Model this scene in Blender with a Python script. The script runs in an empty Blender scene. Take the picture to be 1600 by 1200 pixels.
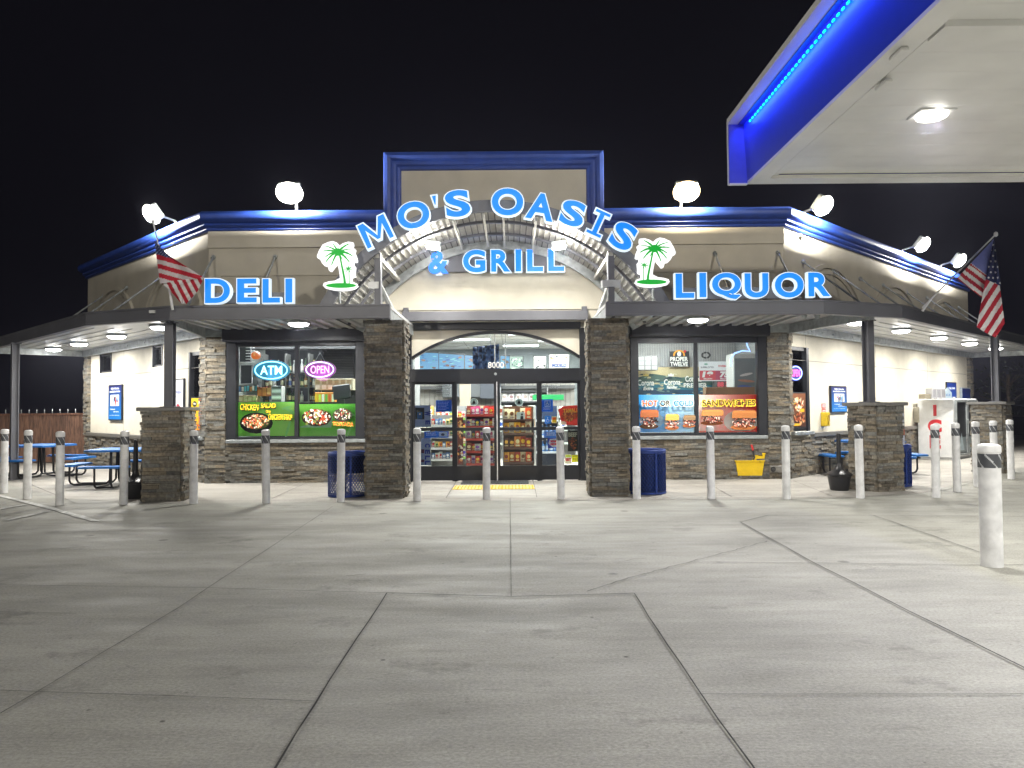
import bpy, math, random
from mathutils import Vector, Matrix
sc = bpy.context.scene
COL = sc.collection
R = math.radians
# ---------------------------------------------------------------- camera
F = 1200.0
CAMZ = 1.58
cd = bpy.data.cameras.new('camera'); cam = bpy.data.objects.new('camera', cd); COL.objects.link(cam)
cd.sensor_width = 36; cd.lens = 27; cd.clip_start = .05; cd.clip_end = 2000
PITCH, ROLL = 1.72, 0.45
CR = Matrix.Rotation(R(90 + PITCH), 3, 'X') @ Matrix.Rotation(R(-ROLL), 3, 'Z')
cam.matrix_world = Matrix.Translation((0, 0, CAMZ)) @ CR.to_4x4()
sc.camera = cam
# ---------------------------------------------------------------- world: night sky
w = bpy.data.worlds.new('World'); sc.world = w; w.use_nodes = True
wn = w.node_tree.nodes; wl = w.node_tree.links
bg = wn['Background']
sky = wn.new('ShaderNodeTexSky'); sky.sky_type = 'NISHITA'; sky.sun_disc = False
sky.sun_elevation = R(-6); sky.sun_rotation = R(180)
mx = wn.new('ShaderNodeMixRGB'); mx.blend_type = 'ADD'; mx.inputs[0].default_value = 1
wl.new(sky.outputs[0], mx.inputs[1]); mx.inputs[2].default_value = (.15, .14, .21, 1)
wl.new(mx.outputs[0], bg.inputs[0]); bg.inputs[1].default_value = .026
sc.view_settings.view_transform = 'Standard'; sc.view_settings.look = 'None'
sc.view_settings.exposure = 0.0; sc.view_settings.gamma = 1; sc.view_settings.use_curve_mapping = False
sc.cycles.use_denoising = True; sc.cycles.sample_clamp_indirect = 6
sc.cycles.max_bounces = 6; sc.cycles.diffuse_bounces = 3; sc.cycles.transparent_max_bounces = 12
sc.cycles.caustics_reflective = False; sc.cycles.caustics_refractive = False
# light strengths
P_SOFFIT = 124; P_ROOF = 1000; P_WALL = 4; P_GAS = 178; P_ARCH = 150; P_SHOP = 140; P_FILL = 13000
# ---------------------------------------------------------------- helpers
def ray(px, py): return CR @ Vector(((px - 800) / F, (600 - py) / F, -1))
def at(px, py, Y):
    d = ray(px, py); return Vector((0, 0, CAMZ)) + d * (Y / d.y)
def gr(px, py, z=0):
    d = ray(px, py); return Vector((0, 0, CAMZ)) + d * ((z - CAMZ) / d.z)
def lin(h):
    h = h.lstrip('#'); o = []
    for i in (0, 2, 4):
        c = int(h[i:i+2], 16) / 255; o.append(c / 12.92 if c < .04045 else ((c + .055) / 1.055) ** 2.4)
    return tuple(o)
def frame(o, xd):
    x = Vector((xd[0], xd[1], 0)).normalized(); z = Vector((0, 0, 1)); y = z.cross(x)
    m = Matrix((( x.x, y.x, 0, o[0]), (x.y, y.y, 0, o[1]), (0, 0, 1, o[2] if len(o) > 2 else 0), (0, 0, 0, 1)))
    return m
TXT = {}
def text_geo(body, bold=0.0):
    k = (body, round(bold, 4))
    if k in TXT: return TXT[k]
    c = bpy.data.curves.new('t', 'FONT'); c.body = body; c.size = 1; c.offset = bold; c.resolution_u = 6
    o = bpy.data.objects.new('t', c); COL.objects.link(o)
    dg = bpy.context.evaluated_depsgraph_get(); dg.update()
    me = o.evaluated_get(dg).to_mesh()
    vs = [tuple(v.co) for v in me.vertices]; fs = [tuple(p.vertices) for p in me.polygons]
    # boundary edges for extrusion
    cnt = {}
    for f in fs:
        for i in range(len(f)):
            a, b = f[i], f[(i+1) % len(f)]
            cnt[(a, b)] = 1
    bd = [(a, b) for (a, b) in cnt if (b, a) not in cnt]
    o.evaluated_get(dg).to_mesh_clear(); bpy.data.objects.remove(o); bpy.data.curves.remove(c)
    TXT[k] = (vs, fs, bd); return TXT[k]
class MB:
    def __init__(s, M=None): s.v = []; s.f = []; s.m = []; s.c = []; s.M = M or Matrix()
    def poly(s, pts, mat=0, col=(1, 1, 1)):
        b = len(s.v); s.v += [s.M @ Vector(p) for p in pts]; s.f.append(tuple(range(b, b + len(pts)))); s.m.append(mat); s.c.append(col)
    def mesh(s, vs, fs, mat=0, col=(1, 1, 1), T=None):
        b = len(s.v); T = s.M @ T if T else s.M
        s.v += [T @ Vector(p) for p in vs]
        for f in fs: s.f.append(tuple(i + b for i in f)); s.m.append(mat); s.c.append(col)
    def box(s, x0, x1, y0, y1, z0, z1, mat=0, col=(1, 1, 1), T=None):
        vs = [(x, y, z) for z in (z0, z1) for y in (y0, y1) for x in (x0, x1)]
        s.mesh(vs, [(0,2,3,1), (4,5,7,6), (0,1,5,4), (2,6,7,3), (0,4,6,2), (1,3,7,5)], mat, col, T)
    def bbox(s, x0, x1, y0, y1, z0, z1, b=.01, mat=0, col=(1, 1, 1), T=None):
        """box with chamfered edges"""
        xs, ys, zs = (x0, x1), (y0, y1), (z0, z1); vs = []; idx = {}
        for i in (0, 1):
            for j in (0, 1):
                for k in (0, 1):
                    sx, sy, sz = b*(1-2*i), b*(1-2*j), b*(1-2*k)
                    for a, p in enumerate(((xs[i], ys[j]+sy, zs[k]+sz), (xs[i]+sx, ys[j], zs[k]+sz), (xs[i]+sx, ys[j]+sy, zs[k]))):
                        idx[(i, j, k, a)] = len(vs); vs.append(p)
        fs = []
        for i in (0, 1): fs.append(tuple(idx[(i, j, k, 0)] for j, k in ((0,0),(1,0),(1,1),(0,1))))
        for j in (0, 1): fs.append(tuple(idx[(i, j, k, 1)] for i, k in ((0,0),(1,0),(1,1),(0,1))))
        for k in (0, 1): fs.append(tuple(idx[(i, j, k, 2)] for i, j in ((0,0),(1,0),(1,1),(0,1))))
        for j in (0, 1):
            for k in (0, 1): fs.append((idx[(0,j,k,1)], idx[(1,j,k,1)], idx[(1,j,k,2)], idx[(0,j,k,2)]))
        for i in (0, 1):
            for k in (0, 1): fs.append((idx[(i,0,k,0)], idx[(i,1,k,0)], idx[(i,1,k,2)], idx[(i,0,k,2)]))
            for j in (0, 1): fs.append((idx[(i,j,0,0)], idx[(i,j,1,0)], idx[(i,j,1,1)], idx[(i,j,0,1)]))
        for i in (0, 1):
            for j in (0, 1):
                for k in (0, 1): fs.append((idx[(i,j,k,0)], idx[(i,j,k,1)], idx[(i,j,k,2)]))
        s.mesh(vs, fs, mat, col, T)
    def cyl(s, p0, p1, r0, r1=None, n=14, mat=0, col=(1, 1, 1), caps=True):
        p0 = Vector(p0); p1 = Vector(p1); r1 = r0 if r1 is None else r1
        d = (p1 - p0).normalized(); a = d.orthogonal().normalized(); b = d.cross(a); vs = []
        for p, r in ((p0, r0), (p1, r1)):
            for i in range(n):
                t = 2*math.pi*i/n; vs.append(p + a*math.cos(t)*r + b*math.sin(t)*r)
        fs = [(i, (i+1) % n, n+(i+1) % n, n+i) for i in range(n)]
        if caps: fs += [tuple(range(n-1, -1, -1)), tuple(range(n, 2*n))]
        s.mesh(vs, fs, mat, col)
    def tube(s, pts, r, n=8, mat=0, col=(1, 1, 1)):
        P = [Vector(p) for p in pts]; vs = []; pa = None
        for i, p in enumerate(P):
            d = (P[min(i+1, len(P)-1)] - P[max(i-1, 0)]).normalized()
            a = d.orthogonal().normalized() if pa is None else (pa - d*pa.dot(d)).normalized()
            pa = a; b = d.cross(a)
            for k in range(n):
                t = 2*math.pi*k/n; vs.append(p + a*math.cos(t)*r + b*math.sin(t)*r)
        fs = []
        for i in range(len(P)-1):
            for k in range(n): fs.append((i*n+k, i*n+(k+1) % n, (i+1)*n+(k+1) % n, (i+1)*n+k))
        fs += [tuple(range(n-1, -1, -1)), tuple(range((len(P)-1)*n, len(P)*n))]
        s.mesh(vs, fs, mat, col)
    def lathe(s, prof, c=(0, 0, 0), n=24, mat=0, col=(1, 1, 1)):
        vs = []; fs = []
        for r, z in prof:
            for k in range(n):
                t = 2*math.pi*k/n; vs.append((c[0]+r*math.cos(t), c[1]+r*math.sin(t), c[2]+z))
        for i in range(len(prof)-1):
            for k in range(n): fs.append((i*n+k, i*n+(k+1) % n, (i+1)*n+(k+1) % n, (i+1)*n+k))
        s.mesh(vs, fs, mat, col)
    def prism(s, pts, y0, y1, mat=0, col=(1, 1, 1), T=None):
        """outline in local xz, extruded along y"""
        n = len(pts); vs = [(x, y0, z) for x, z in pts] + [(x, y1, z) for x, z in pts]
        fs = [tuple(range(n)), tuple(range(2*n-1, n-1, -1))] + [(i, n+i, n+(i+1) % n, (i+1) % n) for i in range(n)]
        s.mesh(vs, fs, mat, col, T)
    def text(s, body, x, y, z, h, w=None, ext=0, bold=0, mat=0, col=(1, 1, 1), rot=0, fit_bold=None, shear=0):
        """text whose ink box is centred at local (x,z) with cap height h and total width w, front face at y"""
        ref = text_geo(body, 0 if fit_bold is None else fit_bold)[0]
        vs, fs, bd = text_geo(body, bold)
        x0 = min(v[0] for v in ref); x1 = max(v[0] for v in ref); y0 = min(v[1] for v in ref); y1 = max(v[1] for v in ref)
        sz = h / max(y1 - y0, .01); sx = sz if w is None else w / max(x1 - x0, .01)
        cx, cy = (x0+x1)/2, (y0+y1)/2; ca, sa = math.cos(rot), math.sin(rot); P = []
        for v in vs:
            a = (v[0]-cx)*sx; b = (v[1]-cy)*sz; a += b*shear
            P.append((x + a*ca - b*sa, y, z + a*sa + b*ca))
        n = len(P); F_ = list(fs)
        if ext:
            P = P + [(p[0], p[1]+ext, p[2]) for p in P]
            F_ += [(b, a, a+n, b+n) for a, b in bd] + [tuple(i+n for i in reversed(f)) for f in fs]
        s.mesh(P, F_, mat, col)
    def disc(s, x, y, z, rx, rz, n=14, mat=0, col=(1, 1, 1), rot=0, jit=0, rnd=None):
        pts = []
        for i in range(n):
            t = 2*math.pi*i/n; q = 1 + (rnd.uniform(-jit, jit) if rnd else 0)
            a, b = rx*q*math.cos(t), rz*q*math.sin(t)
            pts.append((x + a*math.cos(rot)-b*math.sin(rot), y, z + a*math.sin(rot)+b*math.cos(rot)))
        s.poly(pts, mat, col)
    def build(s, name, mats, parent=None, smooth=False, label=None):
        me = bpy.data.meshes.new(name); me.from_pydata([tuple(v) for v in s.v], [], s.f)
        if not isinstance(mats, (list, tuple)): mats = [mats]
        for m in mats: me.materials.append(m)
        me.polygons.foreach_set('material_index', s.m)
        ca = me.color_attributes.new('col', 'FLOAT_COLOR', 'CORNER'); buf = []
        for f, c in zip(s.f, s.c):
            buf += list((c[0], c[1], c[2], 1.0)) * len(f)
        ca.data.foreach_set('color', buf)
        if smooth is True: me.polygons.foreach_set('use_smooth', [True]*len(s.f))
        elif smooth:
            me.polygons.foreach_set('use_smooth', [True]*len(s.f)); me.set_sharp_from_angle(angle=R(smooth))
        me.update()
        o = bpy.data.objects.new(name, me); COL.objects.link(o)
        if parent is not None:
            o.parent = parent
            if parent.parent is None: o.matrix_parent_inverse = Matrix.Translation(-parent.location)
        if label: o['label'] = label
        return o
def tag(o, label, cat, group=None, kind=None):
    if label: o['label'] = label
    if cat: o['category'] = cat
    if group: o['group'] = group
    if kind: o['kind'] = kind
    return o
def thing(name, label, cat, loc=(0, 0, 0), group=None):
    o = bpy.data.objects.new(name, None); COL.objects.link(o); o.location = loc; o.empty_display_size = .2
    return tag(o, label, cat, group)
def struct(o): o['kind'] = 'structure'; return o
def copy_tree(o, loc=None, rz=None, label=None, parent=None):
    c = o.copy(); COL.objects.link(c)
    if parent is not None: c.parent = parent
    if loc is not None: c.location = loc
    if rz is not None: c.rotation_euler = (0, 0, rz)
    if label: c['label'] = label
    for ch in list(o.children): copy_tree(ch, parent=c)
    return c
# ---------------------------------------------------------------- materials
def mat(name, col=None, rough=.6, metal=0, var=.06, scale=8, bump=0, bscale=40, attr=False, stretch=(1, 1, 1), spec=.5, gain=1):
    m = bpy.data.materials.new(name); m.use_nodes = True; n = m.node_tree.nodes; l = m.node_tree.links
    b = n['Principled BSDF']; b.inputs['Roughness'].default_value = rough; b.inputs['Metallic'].default_value = metal
    b.inputs['Specular IOR Level'].default_value = spec
    tc = n.new('ShaderNodeTexCoord'); mp = n.new('ShaderNodeMapping'); mp.inputs['Scale'].default_value = stretch
    l.new(tc.outputs['Object'], mp.inputs[0])
    nz = n.new('ShaderNodeTexNoise'); nz.inputs['Scale'].default_value = scale; nz.inputs['Detail'].default_value = 5
    l.new(mp.outputs[0], nz.inputs[0])
    hs = n.new('ShaderNodeMapRange'); hs.inputs[1].default_value = .3; hs.inputs[2].default_value = .7
    hs.inputs[3].default_value = gain*(1 - var*1.5); hs.inputs[4].default_value = gain*(1 + var)
    l.new(nz.outputs[0], hs.inputs[0])
    mu = n.new('ShaderNodeVectorMath'); mu.operation = 'SCALE'; l.new(hs.outputs[0], mu.inputs['Scale'])
    if attr:
        at_ = n.new('ShaderNodeAttribute'); at_.attribute_name = 'col'; l.new(at_.outputs['Color'], mu.inputs[0])
    else: mu.inputs[0].default_value = col[:3]
    l.new(mu.outputs[0], b.inputs['Base Color'])
    if bump:
        nb = n.new('ShaderNodeTexNoise'); nb.inputs['Scale'].default_value = bscale; nb.inputs['Detail'].default_value = 4
        l.new(tc.outputs['Object'], nb.inputs[0])
        bp = n.new('ShaderNodeBump'); bp.inputs['Strength'].default_value = bump; bp.inputs['Distance'].default_value = .01
        l.new(nb.outputs[0], bp.inputs['Height']); l.new(bp.outputs[0], b.inputs['Normal'])
    m['b'] = 1
    return m
def emit(name, col, strength, attr=False):
    m = bpy.data.materials.new(name); m.use_nodes = True; n = m.node_tree.nodes; l = m.node_tree.links
    b = n['Principled BSDF']; b.inputs['Base Color'].default_value = (*[c*.5 for c in col[:3]], 1)
    b.inputs['Emission Color'].default_value = (*col[:3], 1); b.inputs['Emission Strength'].default_value = strength
    if attr:
        a = n.new('ShaderNodeAttribute'); a.attribute_name = 'col'; l.new(a.outputs['Color'], b.inputs['Emission Color']); 
        b.inputs['Base Color'].default_value = (.05, .05, .05, 1)
    return m
def glass(name, tint=(.9, .95, .95)):
    m = bpy.data.materials.new(name); m.use_nodes = True; n = m.node_tree.nodes; l = m.node_tree.links
    n.remove(n['Principled BSDF']); out = n['Material Output']
    tr = n.new('ShaderNodeBsdfTransparent'); tr.inputs[0].default_value = (*tint, 1)
    gl = n.new('ShaderNodeBsdfGlossy'); gl.inputs['Roughness'].default_value = .02; gl.inputs[0].default_value = (.9, .9, .9, 1)
    fr = n.new('ShaderNodeFresnel'); fr.inputs[0].default_value = 1.5
    mi = n.new('ShaderNodeMixShader'); l.new(fr.outputs[0], mi.inputs[0]); l.new(tr.outputs[0], mi.inputs[1]); l.new(gl.outputs[0], mi.inputs[2])
    l.new(mi.outputs[0], out.inputs[0]); return m
def concrete(name, base, light=1.0):
    m = bpy.data.materials.new(name); m.use_nodes = True; n = m.node_tree.nodes; l = m.node_tree.links
    b = n['Principled BSDF']; tc = n.new('ShaderNodeTexCoord')
    def noise(scale, st, det=6, rough=.6):
        mp = n.new('ShaderNodeMapping'); mp.inputs['Scale'].default_value = st; l.new(tc.outputs['Object'], mp.inputs[0])
        z = n.new('ShaderNodeTexNoise'); z.inputs['Scale'].default_value = scale; z.inputs['Detail'].default_value = det
        z.inputs['Roughness'].default_value = rough; l.new(mp.outputs[0], z.inputs[0]); return z.outputs[0]
    def mr(v, a, c, d, e):
        q = n.new('ShaderNodeMapRange'); q.inputs[1].default_value = a; q.inputs[2].default_value = c
        q.inputs[3].default_value = d; q.inputs[4].default_value = e; l.new(v, q.inputs[0]); return q.outputs[0]
    def mul(a, b_):
        q = n.new('ShaderNodeMath'); q.operation = 'MULTIPLY'; l.new(a, q.inputs[0]); l.new(b_, q.inputs[1]); return q.outputs[0]
    big = mr(noise(.45, (1, 1.6, 1), 4), .3, .7, .74, 1.18)
    streak = mr(noise(2.0, (.5, 2.2, 1), 8, .75), .3, .7, .84, 1.12)
    fine = mr(noise(45, (1, 1.3, 1), 5, .8), .3, .7, .60, 1.3)
    spots = mr(noise(7, (1, 1, 1), 9, .8), .31, .41, .5, 1)
    blot = mr(noise(1.1, (1, 1.3, 1), 10, .72), .57, .66, 1, .68)
    broom = mr(noise(24, (.05, 3.5, 1), 3), .3, .7, .93, 1.05)
    f = mul(mul(mul(big, streak), mul(fine, spots)), mul(broom, blot))
    for vs_, lo_, hi_, dk in ((1.9, .02, .035, .3), (.8, .03, .06, .45), (5, .02, .04, .5)):
        vo = n.new('ShaderNodeTexVoronoi'); vo.inputs['Scale'].default_value = vs_; l.new(tc.outputs['Object'], vo.inputs[0])
        f = mul(f, mr(vo.outputs['Distance'], lo_, hi_, dk, 1))
    mu = n.new('ShaderNodeVectorMath'); mu.operation = 'SCALE'; mu.inputs[0].default_value = base; l.new(f, mu.inputs['Scale'])
    l.new(mu.outputs[0], b.inputs['Base Color'])
    rg = mr(noise(1.3, (.5, 2, 1), 5),   .3, .7, .52, .9); l.new(rg, b.inputs['Roughness'])
    bp = n.new('ShaderNodeBump'); bp.inputs['Strength'].default_value = .35; bp.inputs['Distance'].default_value = .006
    l.new(noise(55, (.5, 2, 1), 6, .7), bp.inputs['Height']); l.new(bp.outputs[0], b.inputs['Normal'])
    return m
M_ = {}
M_['ground'] = concrete('concrete', (.335, .330, .293))
M_['walk_lit'] = concrete('lit sidewalk concrete', (.38, .36, .325))  # warmer and paler than the ground: awning light put into its colour
M_['joint'] = mat('joint sealant', (.035, .034, .033), .9, var=.5, scale=6)
M_['jointl'] = mat('saw cut', (.13, .127, .12), .9, var=.5, scale=5)
M_['crack'] = mat('crack', (.07, .068, .065), .95)
M_['line'] = mat('worn white line paint', (.58, .58, .56), .7, var=.35, scale=14, bump=.2)
M_['stone'] = mat('ledgestone', None, .88, attr=True, var=.28, scale=22, bump=.9, bscale=60)
M_['stucco'] = mat('cream stucco', (.66, .62, .52), .85, var=.05, scale=3, bump=.35, bscale=120)
M_['stucco2'] = mat('tan stucco', (.50, .465, .39), .85, var=.06, scale=2, bump=.35, bscale=120)
M_['blue'] = mat('blue cornice paint', (.018, .055, .30), .5, var=.12, scale=5, bump=.25, bscale=18)
M_['dark'] = mat('dark bronze metal', (.028, .030, .036), .38, metal=.3, var=.15, scale=6)
M_['fascia'] = mat('grey fascia metal', (.13, .133, .15), .45, metal=.2, var=.08, scale=2)
M_['black'] = mat('black frame', (.010, .011, .014), .35, var=.1)
M_['galv'] = mat('galvanised metal', (.40, .43, .44), .42, metal=.6, var=.2, scale=9)
M_['vault'] = mat('vault panel', (.56, .55, .51), .7, var=.08)
M_['seam'] = mat('panel seam', (.16, .155, .145), .8)
M_['deck'] = mat('white metal deck', (.50, .51, .51), .35, metal=.15, var=.06)
M_['white'] = mat('white paint', (.74, .75, .76), .38, var=.05, scale=6)
M_['gaswhite'] = mat('canopy white panel', (.82, .82, .80), .3, var=.06, scale=1.5)
M_['bwhite'] = mat('bollard sleeve', (.74, .745, .75), .45, var=.14, scale=7, bump=.15, bscale=30)
M_['band'] = mat('reflective band', None, .5, attr=True, var=.1)
M_['paint'] = mat('printed', None, .45, attr=True, var=.05, scale=30)
M_['plast'] = mat('coloured plastic', None, .35, attr=True, var=.06, scale=12)
M_['metalc'] = mat('coated metal', None, .4, attr=True, var=.1, scale=14, metal=.1)
M_['lit'] = emit('screen', (1, 1, 1), .85, attr=True)
M_['neon'] = emit('neon tube', (1, 1, 1), 3.5, attr=True)
M_['lens'] = emit('lamp lens', (1, .985, .94), 28)
M_['flood'] = emit('flood lens', (1, .97, .90), 8)
M_['vlens'] = emit('spot lens', (1, .97, .90), 50)
M_['floodw'] = emit('warm flood lens', (1, .80, .50), 2.2)
M_['troffer'] = emit('troffer', (1, .99, .96), 4.5)
M_['ledblue'] = emit('blue led', (.0, .35, 1.0), 5)
M_['letterface'] = emit('lit letter face', (.002, .235, 1.0), 1.0)
M_['letterwhite'] = emit('lit letter rim', (.8, .92, 1), .9)
M_['palmgreen'] = emit('lit palm face', (.0, .42, .03), .8)
M_['palmwhite'] = emit('lit palm backing', (1, 1, 1), 1.15)
M_['glass'] = glass('window glass')
def film(name):
    m = mat(name, None, .5, attr=True, var=.04, scale=30, gain=1.9); n = m.node_tree.nodes; l = m.node_tree.links
    b = n['Principled BSDF']; t = n.new('ShaderNodeBsdfTranslucent'); l.new(b.inputs['Base Color'].links[0].from_socket, t.inputs[0])
    x = n.new('ShaderNodeMixShader'); x.inputs[0].default_value = .22; l.new(b.outputs[0], x.inputs[1]); l.new(t.outputs[0], x.inputs[2]); l.new(x.outputs[0], n['Material Output'].inputs[0]); return m
M_['film'] = film('translucent poster film')
M_['wood'] = mat('fence wood', None, .8, attr=True, var=.35, scale=7, stretch=(4, 4, .6), bump=.4, bscale=30)
M_['cloth'] = mat('flag cloth', None, .8, attr=True, var=.06, scale=20)
M_['int'] = mat('shop surface', None, .7, attr=True, var=.05, scale=4)
M_['leaf'] = mat('leaf', (.02, .028, .014), .6)
M_['bark'] = mat('bark', (.08, .06, .045), .9)
# ================================================================ GROUND
rnd = random.Random(7)
g = MB(); g.poly([(-250, -60, 0), (250, -60, 0), (250, 400, 0), (-250, 400, 0)]); o = g.build('ground', M_['ground']); struct(o)
g = MB(); g.poly([(-5.9, 13.0, .004), (5.3, 12.95, .004), (7.2, 13.6, .004), (25, 31.4, .004), (14, 34, .004), (5.7, 16.6, .004), (-6.4, 16.6, .004), (-14, 24.3, .004), (-18, 24.3, .004), (-18, 23.5, .004), (-8.0, 13.8, .004)])
o = g.build('sidewalk', M_['walk_lit']); struct(o)
g = MB(); g.poly([(-60, 22.5, .002), (-16.4, 22.5, .002), (-14, 24, .002), (-14, 90, .002), (-60, 90, .002)]); g.poly([(25, 25.2, .002), (90, 25.2, .002), (90, 90, .002), (25, 90, .002)])
o = g.build('asphalt', mat('asphalt', (.03, .03, .032), .9, var=.3, bump=.5)); struct(o)
def strip(pts, wd, z, jit=0.006, step=.35):
    P = [gr(*p) for p in pts]; mb_v = []
    out = []
    for a, b in zip(P[:-1], P[1:]):
        n = max(1, int((b-a).length/step))
        for i in range(n): out.append(a.lerp(b, i/n))
    out.append(P[-1]); res = []
    for i, p in enumerate(out):
        d = (out[min(i+1, len(out)-1)] - out[max(i-1, 0)]).normalized(); nrm = Vector((-d.y, d.x, 0))
        q = p + nrm*rnd.uniform(-jit, jit); ww = wd*rnd.uniform(.75, 1.25)/2
        res.append(((q+nrm*ww).xy, (q-nrm*ww).xy))
    return [[(a0.x, a0.y, z), (b0.x, b0.y, z), (b1.x, b1.y, z), (a1.x, a1.y, z)] for (a0, b0), (a1, b1) in zip(res[:-1], res[1:])]
def joints(name, L, m, z):
    g = MB()
    for pts, wd, *j in L:
        for q in strip(pts, wd, z, *(j or [])): g.poly(q)
    struct(g.build(name, m))
joints('expansion_joint', [([(605, 928), (516, 1066), (432, 1200), (380, 1290)], .01), ([(990, 929), (1085, 1072), (1175, 1200), (1230, 1285)], .01),
    ([(1157, 817), (1265, 877), (1420, 957), (1600, 1045), (1700, 1095)], .012), ([(1157, 817), (1200, 806)], .012), ([(605, 928), (800, 934), (990, 929)], .012)], M_['joint'], .012)
joints('saw_cut_joint', [([(797, 779), (798, 850), (799, 933)], .007, .002), ([(0, 915), (325, 920), (605, 928)], .008, .003),
    ([(520, 792), (325, 920), (280, 950), (55, 1085), (0, 1117)], .008, .004), ([(0, 1081), (240, 1089), (492, 1098)], .006, .003),
    ([(60, 822), (450, 824), (750, 818), (950, 822), (1157, 821)], .008, .004), ([(1200, 806), (1365, 806), (1510, 807), (1700, 809)], .014),
    ([(1120, 880), (1265, 881), (1600, 884)], .012), ([(1365, 806), (1540, 867)], .012), ([(1090, 1087), (1600, 1087)], .006, .002), ([(0, 957), (120, 960)], .006)], M_['jointl'], .010)
joints('sidewalk_joint', [([(716, 748), (697, 779)], .012, .001), ([(832, 748), (839, 778)], .012, .001), ([(475, 757), (425, 780)], .012, .001), ([(1110, 758), (1143, 777)], .012, .001),
    ([(255, 784), (620, 781), (980, 779), (1345, 778)], .016, .002), ([(20, 746), (118, 787), (255, 784)], .016, .002), ([(1345, 778), (1478, 766), (1530, 752)], .016, .002), ([(1240, 752), (1300, 776)], .01, .001)], M_['jointl'], .013)
joints('pavement_crack', [([(915, 926), (945, 917), (985, 905), (1040, 890), (1110, 871), (1160, 858), (1200, 847)], .009, .015, .08), ([(540, 902), (572, 900)], .008, .03, .05), ([(975, 878), (1010, 874)], .006, .03, .06)], M_['crack'], .014)
joints('painted_parking_line', [([(-40, 765), (0, 775), (80, 795), (150, 815)], .11, .004), ([(-40, 803), (40, 789)], .1, .004), ([(10, 814), (76, 799)], .1, .004)], M_['line'], .01)
# ================================================================ STORE BUILDING
S2 = math.sqrt(.5)
XL, XR, YF = -6.53, 5.89, 16.5
LL, LR = 8.25, 13.85                       # side wall lengths
FM = frame((0, YF, 0), (1, 0)); LM = frame((XL, YF, 0), (1, -1)); RM = frame((XR, YF, 0), (1, 1))
def wx(px): return (px-800)*.01375
def wz(py, px=800): return CAMZ + (636-(px-800)*math.tan(R(ROLL))-py)*.01375
def sl(px, off=0):
    k = (800-px)/1200; return -((k*YF+XL)/(1-k))*1.41421
def sr(px):
    k = (px-800)/1200; return ((k*YF-XR)/(1-k))*1.41421
def zl(px, py):
    t = -sl(px)/1.41421; return at(px, py, YF+t).z
def zr(px, py):
    t = sr(px)/1.41421; return at(px, py, YF+t).z
BB = (-.33, 17, 0)
store = thing('store_building', 'cream convenience store with stone base, blue cornice and raised centre parapet', 'building', BB)
# interior shell -------------------------------------------------
g = MB(); FL = (.50, .46, .40)
g.box(-6.3, 5.7, 16.75, 27, -.05, .02, 0, FL); o = g.build('shop_floor', mat('shop floor tile', None, .25, attr=True, var=.05), store)
g = MB()
g.box(-12, 15, 27, 27.2, 0, 5, 0, (.30, .34, .35)); g.box(-6.5, -6.35, 17, 27, 0, 3.7, 0, (.3, .32, .32)); g.box(5.75, 5.9, 17, 27, 0, 3.7, 0, (.32, .33, .33))
g.build('back_wall', M_['int'], store)
g = MB()
g.box(-6.3, 5.7, 16.72, 27, 3.62, 3.7, 0, (.78, .78, .75))
for i in range(11): g.box(-6.3+i*1.2, -6.27+i*1.2, 16.75, 27, 3.612, 3.62, 0, (.5, .5, .48))
for i in range(9): g.box(-6.3, 5.7, 17.2+i*1.2, 17.23+i*1.2, 3.610, 3.62, 0, (.5, .5, .48))
g.build('ceiling', M_['int'], store)
# walls ----------------------------------------------------------
g = MB(FM)
for a, b, z0, z1 in ((XL, -6.12, 0, 3.3), (-6.12, -3.08, 0, .87), (-3.08, -2.27, 0, 3.3), (1.58, 2.54, 0, 3.3), (2.54, 5.46, 0, .88), (5.46, XR, 0, 3.3), (-6.12, -3.08, 3.24, 3.3), (2.54, 5.46, 3.24, 3.3)):
    g.box(a, b, 0, .2, z0, z1)
g.box(XL, XR, 0, .2, 3.3, 3.36)
# left side wall with openings
def wall_open(g, x0, x1, H, ops, y0=0, y1=.2):
    ops = sorted(ops); x = x0
    for a, b, z0, z1 in ops:
        g.box(x, a, y0, y1, 0, H); g.box(a, b, y0, y1, 0, z0); g.box(a, b, y0, y1, z1, H); x = b
    g.box(x, x1, y0, y1, 0, H)
lo = [(sl(156), sl(174), 2.62, 3.14), (sl(238), sl(254), 2.62, 3.14), (sl(296), -.02, 1.0, 2.86)]
ro = [(.02, sr(1263), 1.0, 2.86)]
g.M = LM; wall_open(g, -LL, 0, 3.36, lo)
g.M = RM; wall_open(g, 0, LR, 3.36, ro)
g.M = Matrix()
cl = LM @ Vector((-LL, 0, 0)); cr = RM @ Vector((LR, 0, 0))
g.box(cl.x, cl.x+.2, cl.y+.15, 34, 0, 5.4); g.box(cr.x-.2, cr.x, cr.y+.15, 34, 0, 5.4); g.box(cl.x, cr.x, 33.8, 34, 0, 5.4)
g.build('lower_wall', M_['stucco'], store)
g = MB(LM); g.M = LM
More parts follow.
